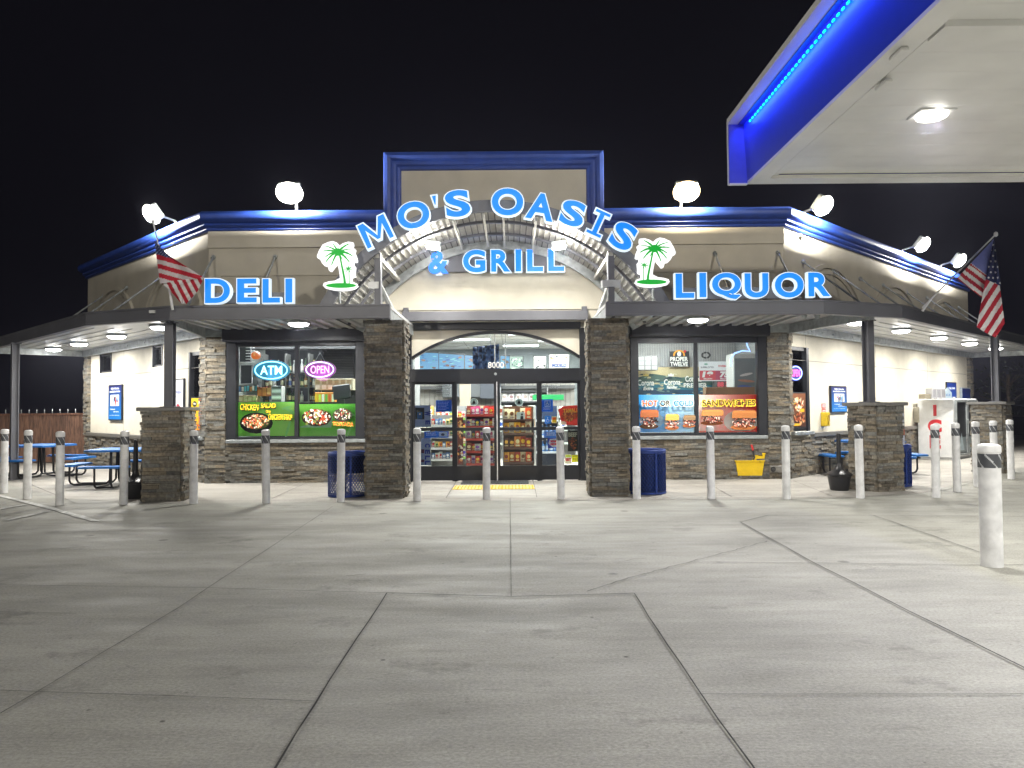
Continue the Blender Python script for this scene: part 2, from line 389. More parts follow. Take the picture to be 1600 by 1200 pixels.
# reveals (control joints) as thin grooves
JC = (.10, .095, .085)
g = MB(LM)
g.box(-LL, -.3, -.0015, .01, 2.50, 2.512, 0, JC)
for q in (2.35, 5.2): g.box(-q-.005, -q+.005, -.0015, .01, .95, 3.2, 0, JC)
g.build('control_joint', M_['paint'], store); g = MB(RM)
g.box(.3, LR-.4, -.0015, .01, 2.56, 2.572, 0, JC)
for q in (1.0, 5.2, 9.4): g.box(q-.005, q+.005, -.0015, .01, .95, 3.2, 0, JC)
g.build('control_joint', M_['paint'], store)
g = MB(FM)
g.box(XL, XR, 0, .2, 3.36, 5.6); g.M = LM; g.box(-LL, 0, 0, .2, 3.36, 5.6); g.M = RM; g.box(0, LR, 0, .2, 3.36, 5.6)
g.M = FM
# raised panel mouldings on the front
for a, b in ((-6.3, -3.1), (2.6, 5.75)):
    g.box(a, b, -.03, .0, 4.45, 4.49); g.box(a, a+.05, -.03, 0, 3.4, 4.45); g.box(b-.05, b, -.03, 0, 3.4, 4.45)
g.box(XL, -2.7, -.045, 0, 5.06, 5.45); g.box(2.0, XR, -.045, 0, 5.06, 5.45)
def arch(g, cx, hw, zs, rise, wd, y0, y1, n=18):
    for k in range(2):
        q = wd*k*1.6
        R0 = ((hw-q)**2+(rise-q)**2)/(2*(rise-q)); zc = zs+rise-q-R0; a0 = math.asin(min(1, (hw-q)/R0))
        pts = [(cx+R0*math.sin(-a0+2*a0*i/n), zc+R0*math.cos(-a0+2*a0*i/n)) for i in range(n+1)]
        pin = [(cx+(R0-wd)*math.sin(a0-2*a0*i/n), zc+(R0-wd)*math.cos(a0-2*a0*i/n)) for i in range(n+1)]
        for i in range(n):
            g.prism([pts[i], pts[i+1], pin[n-i-1], pin[n-i]], y0*(1 if k == 0 else .6), y1)
        for sgn in (-1, 1):
            xx = cx+sgn*(hw-q-wd/2); g.box(xx-wd/2, xx+wd/2, y0*(1 if k == 0 else .6), y1, 3.4, zs+.02)
g.M = LM
for c in (-2.0, -6.0): arch(g, c, 1.7, 3.95, .95, .09, -.07, 0)
g.M = RM
for c in (2.4, 6.8, 11.2): arch(g, c, 1.9, 3.95, .95, .09, -.07, 0)
g.build('upper_wall', M_['stucco2'], store)
# tower ----------------------------------------------------------
TX0, TX1, TZ = -2.69, 1.98, 7.01
g = MB(FM)
g.box(TX0+.1, TX1-.1, -.2, .9, 5.3, TZ-.1); g.box(TX0+.1, TX1-.1, -.2, .1, 3.62, 5.3)
g.build('tower_wall', M_['stucco2'], store)
g = MB(FM)                                  # bright cream wall under the vault
XC, ZC, RV = -.29, 1.73, 3.40
n = 30; a0 = math.acos((3.62-ZC)/3.3)
pts = [(XC+3.36*math.sin(a0-2*a0*i/n), ZC+3.36*math.cos(a0-2*a0*i/n)) for i in range(n+1)]
g.prism(pts, -.225, -.19)
g.box(-3.3, -2.27, -.2, 0, 3.3, 3.62); g.box(1.58, 2.7, -.2, 0, 3.3, 3.62); g.box(-2.27, 1.58, -.19, .2, 3.4, 3.62)
g.build('gable_wall', M_['stucco'], store)
def sweep(g, path, prof):
    P = [Vector(p) for p in path]; rows = []
    for i, p in enumerate(P):
        ds = []
        if i > 0: ds.append((P[i]-P[i-1]).normalized())
        if i < len(P)-1: ds.append((P[i+1]-P[i]).normalized())
        ns = [Vector((d.y, -d.x)) for d in ds]; nn = sum(ns, Vector((0, 0))).normalized(); k = 1/nn.dot(ns[0])
        rows.append([(p.x+nn.x*k*o_, p.y+nn.y*k*o_, z) for o_, z in prof])
    m = len(prof); vs = [v for r in rows for v in r]
    fs = [(i*m+j, i*m+j+1, (i+1)*m+j+1, (i+1)*m+j) for i in range(len(P)-1) for j in range(m-1)]
    fs += [tuple(range(m)), tuple((len(P)-1)*m+j for j in reversed(range(m)))]
    g.mesh(vs, fs)
prof = [(-.25, 5.40), (.05, 5.42), (.075, 5.45), (.065, 5.485), (.11, 5.50), (.135, 5.53), (.12, 5.575), (.17, 5.59), (.22, 5.62), (.245, 5.67), (.25, 5.73), (.23, 5.79), (.19, 5.82), (-.3, 5.83)]
g = MB()
bl = (cl.x, 34); br = (cr.x, 34)
sweep(g, [bl, (cl.x, cl.y), (XL, YF), (TX0+.02, YF)], prof)
sweep(g, [(TX1-.02, YF), (XR, YF), (cr.x, cr.y), br], prof)
g.build('cornice', M_['blue'], store, smooth=35)
g = MB(FM)
pf = [(0, .6), (0, -.2), (0, -.36), (.02, -.40), (.09, -.42), (.15, -.40), (.17, -.36), (.19, -.34), (.22, -.345), (.26, -.33), (.28, -.29), (.30, -.275), (.34, -.26), (.36, -.19)]
rows = [[(TX0+d, o_, 4.4-d*.2), (TX0+d, o_, TZ-d), (TX1-d, o_, TZ-d), (TX1-d, o_, 4.4-d*.2)] for d, o_ in pf]
for r0, r1 in zip(rows[:-1], rows[1:]):
    for i in range(3): g.poly([r0[i], r0[i+1], r1[i+1], r1[i]])
g.box(TX0, TX1, .6, .62, 5.3, TZ)
g.build('tower_cornice', M_['blue'], store, smooth=35)
g = MB(); g.poly([(cl.x, cl.y, 5.2), (XL, YF+.1, 5.2), (XR, YF+.1, 5.2), (cr.x, cr.y, 5.2), (cr.x, 34, 5.2), (cl.x, 34, 5.2)]); g.build('roof', M_['galv'], store)
# stone ----------------------------------------------------------
def stonecol():
    v = rnd.choice((.62, .8, .92, 1, 1, 1.1, 1.25)) * rnd.uniform(.88, 1.12); h = rnd.uniform(-1, 1)
    return (.19*v*(1+.10*h), .172*v, .139*v*(1-.14*h))
def stone(g, x0, x1, z0, z1, base=-.045, back=.01, sc_=1):
    z = z0
    while z < z1-.01:
        h = rnd.uniform(.03, .068)
        if z1-z-h < .028: h = z1-z
        x = x0 - rnd.uniform(0, .3); 
        while x < x1:
            L = rnd.uniform(.12, .42)*sc_; xa, xb = max(x, x0-rnd.uniform(-.004, .012)), min(x+L, x1+rnd.uniform(-.004, .012))
            if xb-xa > .02:
                d = base - rnd.uniform(0, .04)
                c = stonecol()
                g.box(xa, xb, d, back, z+.002, z+h-.002, 0, c)
            x += L
        z += h
g = MB(FM)
for a, b, z0, z1 in ((XL-.04, -6.14, 0, 3.3), (-6.14, -3.06, 0, .85), (-3.06, -2.29, 0, 3.3), (1.6, 2.52, 0, 3.3), (2.52, 5.48, 0, .86), (5.48, XR+.05, 0, 3.3)): stone(g, a, b, z0, z1)
g.M = LM
stone(g, -LL, -.42, 0, .86); stone(g, -.42, .03, 0, 1.0); stone(g, -LL-.04, -LL+.35, .86, 3.14, -.07); 
g.M = RM
stone(g, .05, LR, 0, .86); stone(g, LR-.32, LR+.05, .86, 3.14, -.07)
g.M = frame((XL-.04, YF-.04, 0), (.3, -1)); 
g.build('stone_veneer', M_['stone'], store)
g = MB(LM)                                     # stone return blocks at the chamfer corners
stone(g, -.30, .03, 1.0, 3.14, -.05); g.build('stone_corner', M_['stone'], store)
g = MB(RM); stone(g, -.02, .16, 1.0, 3.14, -.06)
g.build('stone_corner', M_['stone'], store)
g = MB(LM); CP = (.16, .155, .14)
g.bbox(-LL+.3, sl(296)-.05, -.11, -.0, .86, .955, .008, 0, CP); g.build('wainscot_cap', M_['metalc'], store); g = MB(RM); g.bbox(sr(1263)+.05, LR-.3, -.11, -.0, .86, .955, .008, 0, CP)
g.build('wainscot_cap', M_['metalc'], store)
# windows --------------------------------------------------------
def window(M, x0, x1, z0, z1, gx, gz0, gz1, header=.25, sill=True, name='window', jy=-.07):
    f = MB(M)
    f.bbox(x0, gx[0][0], jy, .12, z0, z1, .008); f.bbox(gx[-1][1], x1, jy, .12, z0, z1, .008)
    f.box(gx[0][0], gx[-1][1], jy+.04, .12, z0, gz0); f.box(gx[0][0], gx[-1][1], jy+.04, .12, gz1, z1)
    for a, b in zip(gx[:-1], gx[1:]): f.bbox(a[1], b[0], -.01, .11, gz0, gz1, .006)
    fo = f.build(name, M_['dark'], store)
    p = MB(M)
    for a, b in gx: p.box(a, b, .060, .066, gz0, gz1)
    p.build('pane', M_['glass'], fo)
    if header:
        h = MB(M); h.bbox(x0-.02, x1+.02, -.30, jy+.03, z1-header, z1+.02, .02); h.build('shutter_box', M_['dark'], fo)
    if sill:
        s_ = MB(M); s_.bbox(x0+.02, x1-.02, -.14, -.03, z0-.075, z0-.002, .008); s_.build('sill', M_['galv'], fo)
    return fo
window(FM, -6.12, -3.08, .93, 3.26, [(-5.91, -4.675), (-4.59, -3.355)], .98, 2.93)
window(FM, 2.54, 5.46, .94, 3.30, [(2.71, 3.92), (4.0, 5.27)], 1.0, 2.93)
window(LM, lo[0][0], lo[0][1], 2.62, 3.14, [(lo[0][0]+.05, lo[0][1]-.05)], 2.67, 3.09, 0, False, 'small_window', -.02)
window(LM, lo[1][0], lo[1][1], 2.62, 3.14, [(lo[1][0]+.05, lo[1][1]-.05)], 2.67, 3.09, 0, False, 'small_window', -.02)
window(LM, lo[2][0], -.05, 1.0, 2.86, [(lo[2][0]+.09, -.10)], 1.06, 2.78, 0, True, 'tall_window', -.03)
window(RM, .10, ro[0][1], 1.0, 2.86, [(.14, ro[0][1]-.12)], 1.06, 2.78, 0, True, 'tall_window', -.03)
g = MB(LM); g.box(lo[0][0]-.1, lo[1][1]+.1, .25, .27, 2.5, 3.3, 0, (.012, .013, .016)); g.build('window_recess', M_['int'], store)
# entrance -------------------------------------------------------
g = MB(FM); BK = M_['black']
ent = None
D0, D1 = -2.27, 1.58
g.box(D0, D0+.125, -.09, .15, 0, 3.27); g.box(D1-.125, D1, -.09, .15, 0, 3.27)
g.box(D0+.125, D1-.125, -.085, .15, 2.13, 2.405)              # operator header
g.box(D0+.1, D1-.1, -.10, .15, 3.25, 3.41)
n = 36; Ra = 3.26; zc = 3.225-Ra; hw = 1.856; aa = math.asin(hw/Ra); xc = -.345
for i in range(n):
    t0, t1 = -aa+2*aa*i/n, -aa+2*aa*(i+1)/n
    g.prism([(xc+(Ra+.0)*math.sin(t0), zc+Ra*math.cos(t0)), (xc+Ra*math.sin(t1), zc+Ra*math.cos(t1)), (xc+(Ra-.06)*math.sin(t1), zc+(Ra-.06)*math.cos(t1)), (xc+(Ra-.06)*math.sin(t0), zc+(Ra-.06)*math.cos(t0))], -.05, .12)
dr = g.build('entrance_door', BK, store)
g = MB(FM)
for i in range(n):
    t0, t1 = -aa+2*aa*i/n, -aa+2*aa*(i+1)/n
    g.prism([(xc+Ra*math.sin(t0), zc+Ra*math.cos(t0)), (xc+Ra*math.sin(t0), 3.245), (xc+Ra*math.sin(t1), 3.245), (xc+Ra*math.sin(t1), zc+Ra*math.cos(t1))], .0, .1)
g.build('spandrel_panel', M_['stucco'], dr)
g = MB(FM); g.box(D0+.125, D1-.125, .060, .066, 2.405, 3.25)
g.build('transom_pane', M_['glass'], dr)
g = MB(FM); g.box(xc-.03, xc-.012, .05, .1, 2.41, 3.2); g.build('transom_mullion', M_['galv'], dr)
leafs = [(-2.145, -1.235, 0), (-1.235, -.335, -.05), (-.315, .58, -.05), (.58, 1.455, 0)]
for a, b, y in leafs:
    g = MB(FM); w_ = .055
    g.box(a, a+w_, y-.03, y+.03, .0, 2.13); g.box(b-w_, b, y-.03, y+.03, 0, 2.13)
    g.box(a+w_, b-w_, y-.03, y+.03, 2.08, 2.13); g.box(a+w_, b-w_, y-.03, y+.03, 1.08, 1.15); g.box(a+w_, b-w_, y-.03, y+.03, .02, .33)
    lf = g.build('door_leaf', BK, dr)
    g = MB(FM); g.box(a+w_, b-w_, y+.001, y+.007, .33, 1.08); g.box(a+w_, b-w_, y+.001, y+.007, 1.15, 2.08)
    pn = g.build('pane', M_['glass'], dr)
g = MB(FM); g.box(-.333, -.318, -.085, -.05, .02, 2.12, 0, (.6, .6, .62)); g.build('door_seal', M_['metalc'], dr)
g = MB(FM); g.box(D0-.03, D1+.03, -.42, -.19, 3.41, 3.60); g.box(D0-.02, D0+.09, -.3, -.19, 3.60, 3.70); g.box(D1-.09, D1+.02, -.3, -.19, 3.60, 3.70)
g.build('shutter_box', M_['fascia'], dr)
g = MB(FM); g.text('8000', wx(775), .045, 2.49, .125, .34, bold=.012); g.build('address_number', M_['white'], dr)
g = MB(FM); g.cyl((-.35, -.1, 2.29), (-.35, -.13, 2.29), .03, n=10); g.build('door_sensor', M_['galv'], dr)
# ================================================================ WRAPAROUND AWNING
aw = thing('metal_awning', 'flat grey metal awning wrapping the storefront on posts and stone piers', 'awning', (-.33, 13.2, 0))
LP = [(-2.1, 13.2), (-5.9, 13.2), (-7.8, 14.0), (-14.35, 20.45)]
RP = [(1.62, 13.1), (5.35, 13.1), (7.05, 13.8), (17.6, 24.35)]
def fascia(path, name):
    g = MB(); z0, z1 = 3.13, 3.375
    P = [Vector(p) for p in path]
    if path is LP: P = P[::-1]
    sweep(g, [tuple(p) for p in P], [(-.12, z0), (0, z0), (0, z0+.03), (-.012, z0+.035), (-.012, z1-.035), (.006, z1-.03), (.006, z1), (-.12, z1), (-.12, z0)])
    g.build(name, M_['fascia'], aw)
fascia(LP, 'fascia'); fascia(RP, 'fascia')
def deck(poly, name):
    g = MB(); n = len(poly); z0, z1 = 3.31, 3.35
    g.mesh([(x, y, z0) for x, y in poly]+[(x, y, z1) for x, y in poly], [tuple(range(n)), tuple(range(2*n-1, n-1, -1))]+[(i, (i+1) % n, n+(i+1) % n, n+i) for i in range(n)])
    return g
le = (cl.x, cl.y); re_ = (cr.x, cr.y)
g = deck([(x, y+.06) for x, y in LP[:1]]+[(-5.88, 13.28), (-7.72, 14.05), (-14.25, 20.45), le, (XL, YF), (-2.1, YF)], 'soffit')
x = -7.0
for i in range(16):
    xx = -2.35-i*.26; g.box(xx-.05, xx+.05, 13.3, 16.4, 3.262, 3.312)
for i in range(8):
    d = .28+i*.32; p = LM @ Vector((-LL+.1, -d, 0)); q = LM @ Vector((-.3-d*.5, -d, 0))
    g.M = frame((p.x, p.y, 0), (q.x-p.x, q.y-p.y)); g.box(0, (q-p).length, -.008, .008, 3.298, 3.312)
g.M = Matrix(); g.build('soffit', M_['deck'], aw)
g = deck([(1.62, 13.16), (5.32, 13.18), (6.98, 13.88), (17.52, 24.38), re_, (XR, YF), (1.62, YF)], 'soffit')
for i in range(15):
    xx = 1.85+i*.26; g.box(xx-.05, xx+.05, 13.2, 16.4, 3.262, 3.312)
for i in range(8):
    d = .28+i*.32; p = RM @ Vector((.3+d*.5, -d, 0)); q = RM @ Vector((LR-.1, -d, 0))
    g.M = frame((p.x, p.y, 0), (q.x-p.x, q.y-p.y)); g.box(0, (q-p).length, -.008, .008, 3.298, 3.312)
g.M = Matrix(); g.build('soffit', M_['deck'], aw)
def LB(): g.build('ledger_beam', M_['galv'], aw)
g = MB(FM); g.box(XL-.1, -2.1, -.19, -.09, 3.13, 3.31); LB(); g = MB(FM); g.box(1.62, XR+.1, -.19, -.09, 3.13, 3.31); LB()
g = MB(LM); g.box(-LL, -.05, -.15, -.08, 3.13, 3.308)
for i in range(14): g.cyl((-.4-i*.58, -.15, 3.22), (-.4-i*.58, -.165, 3.22), .018, n=6)
LB(); g = MB(RM); g.box(.05, LR, -.15, -.08, 3.13, 3.308)
for i in range(23): g.cyl((.4+i*.58, -.15, 3.22), (.4+i*.58, -.165, 3.22), .018, n=6)
LB()
def beam(g, a, b, z0, z1, w_=.09):
    M = frame((a[0], a[1], 0), (b[0]-a[0], b[1]-a[1])); g = MB(M); L = (Vector(b)-Vector(a)).length
    g.box(0, L, -w_/2, w_/2, z0, z1); g.build('ledger_beam', M_['galv'], aw)
beam(g, le, (-14.28, 20.45), 3.14, 3.305); beam(g, re_, (17.55, 24.33), 3.14, 3.305)
beam(g, (XL-.05, YF-.1), (-6.1, 13.4), 3.11, 3.305); beam(g, (XR+.05, YF-.1), (6.5, 13.8), 3.11, 3.305)
beam(g, (-2.16, 13.3), (-2.16, 16.35), 3.12, 3.37, .1); beam(g, (1.68, 13.2), (1.68, 16.35), 3.12, 3.37, .1)
for p in ((5.1, 13.35), (5.35, 13.4)): g = MB(); g.cyl((p[0], p[1], 3.12), (p[0], p[1], 3.2), .05, n=10); g.lathe([(0, -.05), (.035, -.035), (.045, 0)], (p[0], p[1], 3.12), 12); g.build('security_camera', M_['galv'], aw)
def pier(cx, cy, w_, H, rot, name='stone_pier', cap=True):
    g = MB(); nx = Vector((math.cos(rot), math.sin(rot)))
    for k in range(4):
        a = rot + k*math.pi/2; xd = (math.cos(a), math.sin(a))
        o_ = Vector((cx, cy)) - Vector(xd)*w_/2 + Vector((math.sin(a), -math.cos(a)))*w_/2
        g.M = frame((o_.x, o_.y, 0), xd); stone(g, 0, w_, 0, H, -.03, .05)
    g.M = frame((cx, cy, 0), (math.cos(rot), math.sin(rot))); q = w_/2-.03
    g.box(-q, q, -q, q, 0, H-.01, 0, (.12, .11, .1))
    po = g.build(name, M_['stone'], aw)
    if cap:
        c = MB(g.M); h = w_/2+.10; c.bbox(-h, h, -h, h, H, H+.065, .012, 0, (.17, .165, .155)); c.build('pier_cap', M_['metalc'], po)
    return po
pier(-2.24, 13.79, .61, 3.13, 0, cap=False); pier(1.70, 13.81, .61, 3.13, 0, cap=False)
pier(-6.08, 13.62, .62, 1.56, R(4)); pier(6.72, 14.25, .60, 1.55, R(22.5)); pier(11.05, 17.75, .60, 1.55, R(45))
def post(cx, cy, z0, rot, w_=.15):
    g = MB(frame((cx, cy, 0), (math.cos(rot), math.sin(rot)))); h = w_/2
    g.box(-h, h, -h, -h+.02, z0, 3.14); g.box(-h, h, h-.02, h, z0, 3.14); g.box(-.02, .02, -h+.02, h-.02, z0, 3.14)   # wide flange
    g.box(-h-.05, h+.05, -h-.05, h+.05, z0, z0+.02); g.box(-h-.03, h+.03, -h-.03, h+.03, 3.12, 3.14)
    g.build('post', M_['fascia'], aw)
post(-6.06, 13.6, 1.62, R(0)); post(6.60, 14.2, 1.61, R(22.5)); post(11.15, 17.7, 1.61, R(45)); post(-11.4, 17.6, 0, R(-45))
def rod(p, q, r=.022):
    g = MB(); g.cyl(p, q, r, n=8); g.cyl(Vector(p)+Vector((0, 0, 0)), Vector(p)+(Vector(q)-Vector(p))*.03, .045, n=8); g.build('tie_rod', M_['galv'], aw)
for px in (333, 430): X = wx(px); rod((X, YF, 4.88), (X, 14.9, 3.36))
for px in (1120, 1219): X = wx(px); rod((X, YF, 4.88), (X, 14.9, 3.36))
rod((-3.2, YF, 4.9), (-3.35, 14.2, 3.36)); rod((2.75, YF, 4.9), (2.95, 14.2, 3.36))
for px in (255, 198, 163):
    s_ = sl(px); rod(LM @ Vector((s_, 0, 4.8)), LM @ Vector((s_, -1.7, 3.36)))
for px in (1257, 1303, 1346, 1382, 1417, 1450, 1478, 1500):
    s_ = sr(px); rod(RM @ Vector((s_, 0, 4.8)), RM @ Vector((s_, -1.7, 3.36)))
# ================================================================ ARCHED ENTRANCE CANOPY
ac = thing('arched_canopy', 'barrel vaulted metal canopy over the entrance doors with dark front rim', 'awning', (XC, 13.4, 3.3))
def arcband(g, r0, r1, y0, y1, a, n=44, col=(1, 1, 1)):
    for i in range(n):
        t0, t1 = -a+2*a*i/n, -a+2*a*(i+1)/n
        g.prism([(XC+r*math.sin(t), ZC+r*math.cos(t)) for r, t in ((r0, t0), (r1, t0), (r1, t1), (r0, t1))], y0, y1, 0, col)
A1 = R(63)
g = MB(); arcband(g, 3.28, 3.48, 13.33, 13.42, A1); g.build('front_rim', M_['fascia'], ac, smooth=30)
g = MB()
n = 62
for i in range(n):
    t0, t1 = -A1+2*A1*i/n, -A1+2*A1*(i+1)/n; d = .03
    ta = t0+(t1-t0)*.12
    for (u0, u1, r) in ((t0, ta, 3.33), (ta, t1, 3.36)):
        g.poly([(XC+r*math.sin(u0), 13.42, ZC+r*math.cos(u0)), (XC+r*math.sin(u1), 13.42, ZC+r*math.cos(u1)), (XC+r*math.sin(u1), 16.28, ZC+r*math.cos(u1)), (XC+r*math.sin(u0), 16.28, ZC+r*math.cos(u0))])
    for u, ra, rb in ((t0, 3.36, 3.33), (ta, 3.33, 3.36)):
        g.poly([(XC+ra*math.sin(u), 13.42, ZC+ra*math.cos(u)), (XC+rb*math.sin(u), 13.42, ZC+rb*math.cos(u)), (XC+rb*math.sin(u), 16.28, ZC+rb*math.cos(u)), (XC+ra*math.sin(u), 16.28, ZC+ra*math.cos(u))])
g.build('vault_sheet', M_['vault'], ac)
g = MB()
for i in range(n):
    t = -A1+2*A1*i/n; u = .0035
    for (ya, yb) in ((13.43, 16.2),):
        r = 3.326; g.poly([(XC+r*math.sin(t-u), ya, ZC+r*math.cos(t-u)), (XC+r*math.sin(t+u), ya, ZC+r*math.cos(t+u)), (XC+r*math.sin(t+u), yb, ZC+r*math.cos(t+u)), (XC+r*math.sin(t-u), yb, ZC+r*math.cos(t-u))])
g.build('panel_seam', M_['seam'], ac)
g = MB(); arcband(g, 3.37, 3.40, 13.42, 16.28, A1); g.build('vault_top', M_['fascia'], ac)
for yy in (14.15, 15.15): g = MB(); arcband(g, 3.27, 3.32, yy, yy+.07, A1); g.build('arched_rib', M_['fascia'], ac)
g = MB(); arcband(g, 3.16, 3.33, 15.98, 16.04, A1)
for i in range(15):
    t = -1.0+2*i/14; g.cyl((XC+3.25*math.sin(t), 15.98, ZC+3.25*math.cos(t)), (XC+3.25*math.sin(t), 15.95, ZC+3.25*math.cos(t)), .022, n=6)
g.build('back_rim', M_['galv'], ac)
for X in (-2.35, -1.02, -.48, -.13, .45, 1.76):
    g = MB(); z = ZC+math.sqrt(3.3**2-(X-XC)**2); w_ = .035 if abs(X-XC) < 1.5 else .07
    g.box(X-w_/2, X+w_/2, 13.42, 16.0, z-.09, z-.02); g.build('purlin', M_['vault'], ac)
for X in (-2.35, 1.76):
    g = MB(); z = ZC+math.sqrt(3.3**2-(X-XC)**2); g.box(X-.055, X+.055, 13.44, 13.60, 3.14, z); g.build('vault_post', M_['fascia'], ac)
for X, s_ in ((-2.35, 1), (1.76, -1)):      # kicker brackets
    g = MB(); g.tube([(X, 13.5, 3.8), (X, 16.2, 3.3)], .05, 6)
    g.box(X-.16, X+.02 if s_ > 0 else X+.16, 13.42, 13.6, 3.68, 3.8); g.build('bracket', M_['deck'], ac)
g = MB()
g.tube([(XC+3.2*math.sin(t), 15.5, ZC+3.2*math.cos(t)) for t in [-1.05+i*.06 for i in range(12)]], .012, 6)
g.tube([(XC+3.2*math.sin(t), 15.5, ZC+3.2*math.cos(t)) for t in [.35+i*.06 for i in range(12)]], .012, 6)
# ================================================================ LAMPS
def lamp(name, kind, loc, energy, color, size, size_y=None, parent=None, rot=None, spread=180, shape='DISK'):
    l = bpy.data.lights.new(name, kind); l.energy = energy; l.color = color
    if kind == 'AREA':
        l.shape = shape; l.size = size; l.spread = R(spread)
        if size_y: l.size_y = size_y
    else: l.shadow_soft_size = size
    o = bpy.data.objects.new(name, l); COL.objects.link(o); o.location = loc
    if rot is not None: o.rotation_euler = rot
    if parent is not None: o.parent = parent
    return o
p = thing('soffit_light', '', 'lamp', (0, 0, 0), 'round dome lights under the metal awning')
g = MB(); g.lathe([(0, .0), (.215, .0), (.225, -.02), (.215, -.045), (.18, -.05)], n=28); g.build('housing', M_['galv'], p, smooth=30)
g = MB(); g.lathe([(.195, -.04), (.18, -.07), (.14, -.09), (.08, -.10), (0, -.105)], n=28); g.build('lens', M_['lens'], p, smooth=True)
lamp('bulb', 'AREA', (0, 0, -.14), P_SOFFIT, (1, .97, .90), .34, parent=p)
SL = [((-4.1, 14.75), 'dome light under the awning above the window with the green posters'), ((3.55, 14.6), 'dome light under the awning above the sandwich poster window'),
  ((-7.15, 15.6), 'dome light under the left awning nearest the left stone pier, right of its row'), ((-9.0, 17.45), 'dome light under the left awning, second from the left stone pier'),
  ((-10.95, 19.4), 'dome light under the left awning, third from the left stone pier'), ((-12.55, 21.0), 'dome light at the far end of the left awning beyond the slim post'),
  ((7.1, 15.75), 'dome light partly hidden above the right stone pier post'), ((8.95, 17.6), 'dome light under the right awning, first one right of the right pier post'),
  ((10.9, 19.55), 'dome light under the right awning above the ice freezer side panel, middle of its row'), ((12.85, 21.5), 'dome light under the right awning, just left of the hanging flag tip'),
  ((14.8, 23.45), 'dome light at the far right end of the awning beyond the last post')]
for i, ((x, y), lb) in enumerate(SL):
    if i == 0: p.location = (x, y, 3.262); p['label'] = lb
    else: copy_tree(p, (x, y, 3.262 if i < 2 else 3.305), label=lb)
# roof floods
def flood(loc, dirv, lb, warm=False, tilt=38, en=1):
    d = Vector((dirv[0], dirv[1], 0)).normalized(); loc = Vector(loc)+d*.5
    t = thing('roof_floodlight', lb, 'floodlight', loc, 'floodlights along the roof edge'); x, y, z = loc
    M = frame(loc, (-d.y, d.x))   # local -y = out
    g = MB(M); g.cyl((0, .5, -.62), (0, .5, -.1), .03, n=8); g.cyl((0, .5, -.1), (0, 0, 0), .025, n=8); g.box(-.08, .08, .42, .58, -.64, -.62); g.build('bracket', M_['galv'], t)
    T = Matrix.Rotation(R(tilt), 4, 'X')
    g = MB(M @ T); g.bbox(-.24, .24, -.04, .10, -.19, .19, .03); g.build('housing', M_['galv'], t)
    g = MB(M @ T); n = 22  # lens drawn larger than the lamp to imitate its bloom
    vs = [(.29*math.cos(a)*math.cos(b), -.045-.13*math.sin(b), .24*math.sin(a)*math.cos(b)) for b in (0, .35, .7, 1.1) for a in [2*math.pi*i/n for i in range(n)]]+[(0, -.18, 0)]
    fs = [(j*n+i, j*n+(i+1) % n, (j+1)*n+(i+1) % n, (j+1)*n+i) for j in range(3) for i in range(n)]+[(3*n+i, 3*n+(i+1) % n, 4*n) for i in range(n)]
    g.mesh(vs, fs); g.build('lens', M_['floodw' if warm else 'flood'], t, smooth=True)
    pl = lamp('bulb', 'POINT', M @ Vector((0, -.12, -.42)), P_WALL*en, (1, .84, .58) if warm else (1, .97, .90), .16); pl.parent = t; pl.matrix_parent_inverse = Matrix.Translation(-Vector(loc))
    q = M @ T @ Matrix.Translation((0, -.24, 0))
    a = lamp('bulb', 'AREA', (0, 0, 0), P_ROOF*en, (1, .84, .58) if warm else (1, .97, .90), .45, .35, shape='RECTANGLE')
    a.parent = t; a.matrix_parent_inverse = Matrix.Translation(-Vector(loc)); a.matrix_basis = q @ Matrix.Rotation(R(90), 4, 'X')
p1 = at(453, 300, 16.1)-Vector((0, -.5, 0)); p2 = at(1072, 298, 16.1)-Vector((0, -.5, 0))
flood(p1, (0, -1), 'floodlight on the roof edge left of the raised parapet'); flood(p2, (0, -1), 'warm yellow floodlight on the roof edge right of the raised parapet', True, en=.7)
for px, py, lb, Lf in ((238, 333, 'floodlight on the roof edge above the left flag', True), (1290, 320, 'floodlight on the roof edge just past the right front corner', False), (1445, 381, 'middle floodlight on the receding right roof edge', False), (1502, 406, 'floodlight on the right roof edge behind the right flag pole', False)):
    s_ = sl(px) if Lf else sr(px)
    for _ in range(30):
        P = (LM if Lf else RM) @ Vector((s_, -.5, 0)); e = (P.x/P.y*1200+800-px); s_ -= e*.01
    q = at(px, py, P.y); P = (LM if Lf else RM) @ Vector((s_, 0, 0)); flood((P.x, P.y, q.z), (-1, -1) if Lf else (1, -1), lb)
# fill lights on poles, added behind the camera to brighten the upper facade
for (x, y, h_, pw, lb) in ((12, -12, 10.5, 1.0, 'added fill light on a tall pole behind the viewer beyond the fuel canopy'), (-9, -14, 9.5, .6, 'added fill light on a tall pole behind the viewer on the open left side of the lot')):
    t = thing('added_fill_light', lb, 'added fill light', (x, y, 0), 'added fill lights behind the viewer')
    g = MB(); g.cyl((x, y, 0), (x, y, h_), .09, .06, n=12); g.cyl((x, y, 0), (x, y, .6), .28, n=20); g.build('pole', M_['dark'], t)
    g = MB(); g.bbox(x-.3, x+.3, y-.1, y+.8, h_+.1, h_+.25, .02); g.cyl((x, y, h_-.1), (x, y, h_+.15), .05, n=8); g.build('fill_head', M_['dark'], t)
    pl = lamp('bulb', 'POINT', Vector((x, y+.5, h_-.1)), P_FILL*pw, (1, .94, .82), .3, parent=t); pl.matrix_parent_inverse = Matrix.Translation((-x, -y, 0))
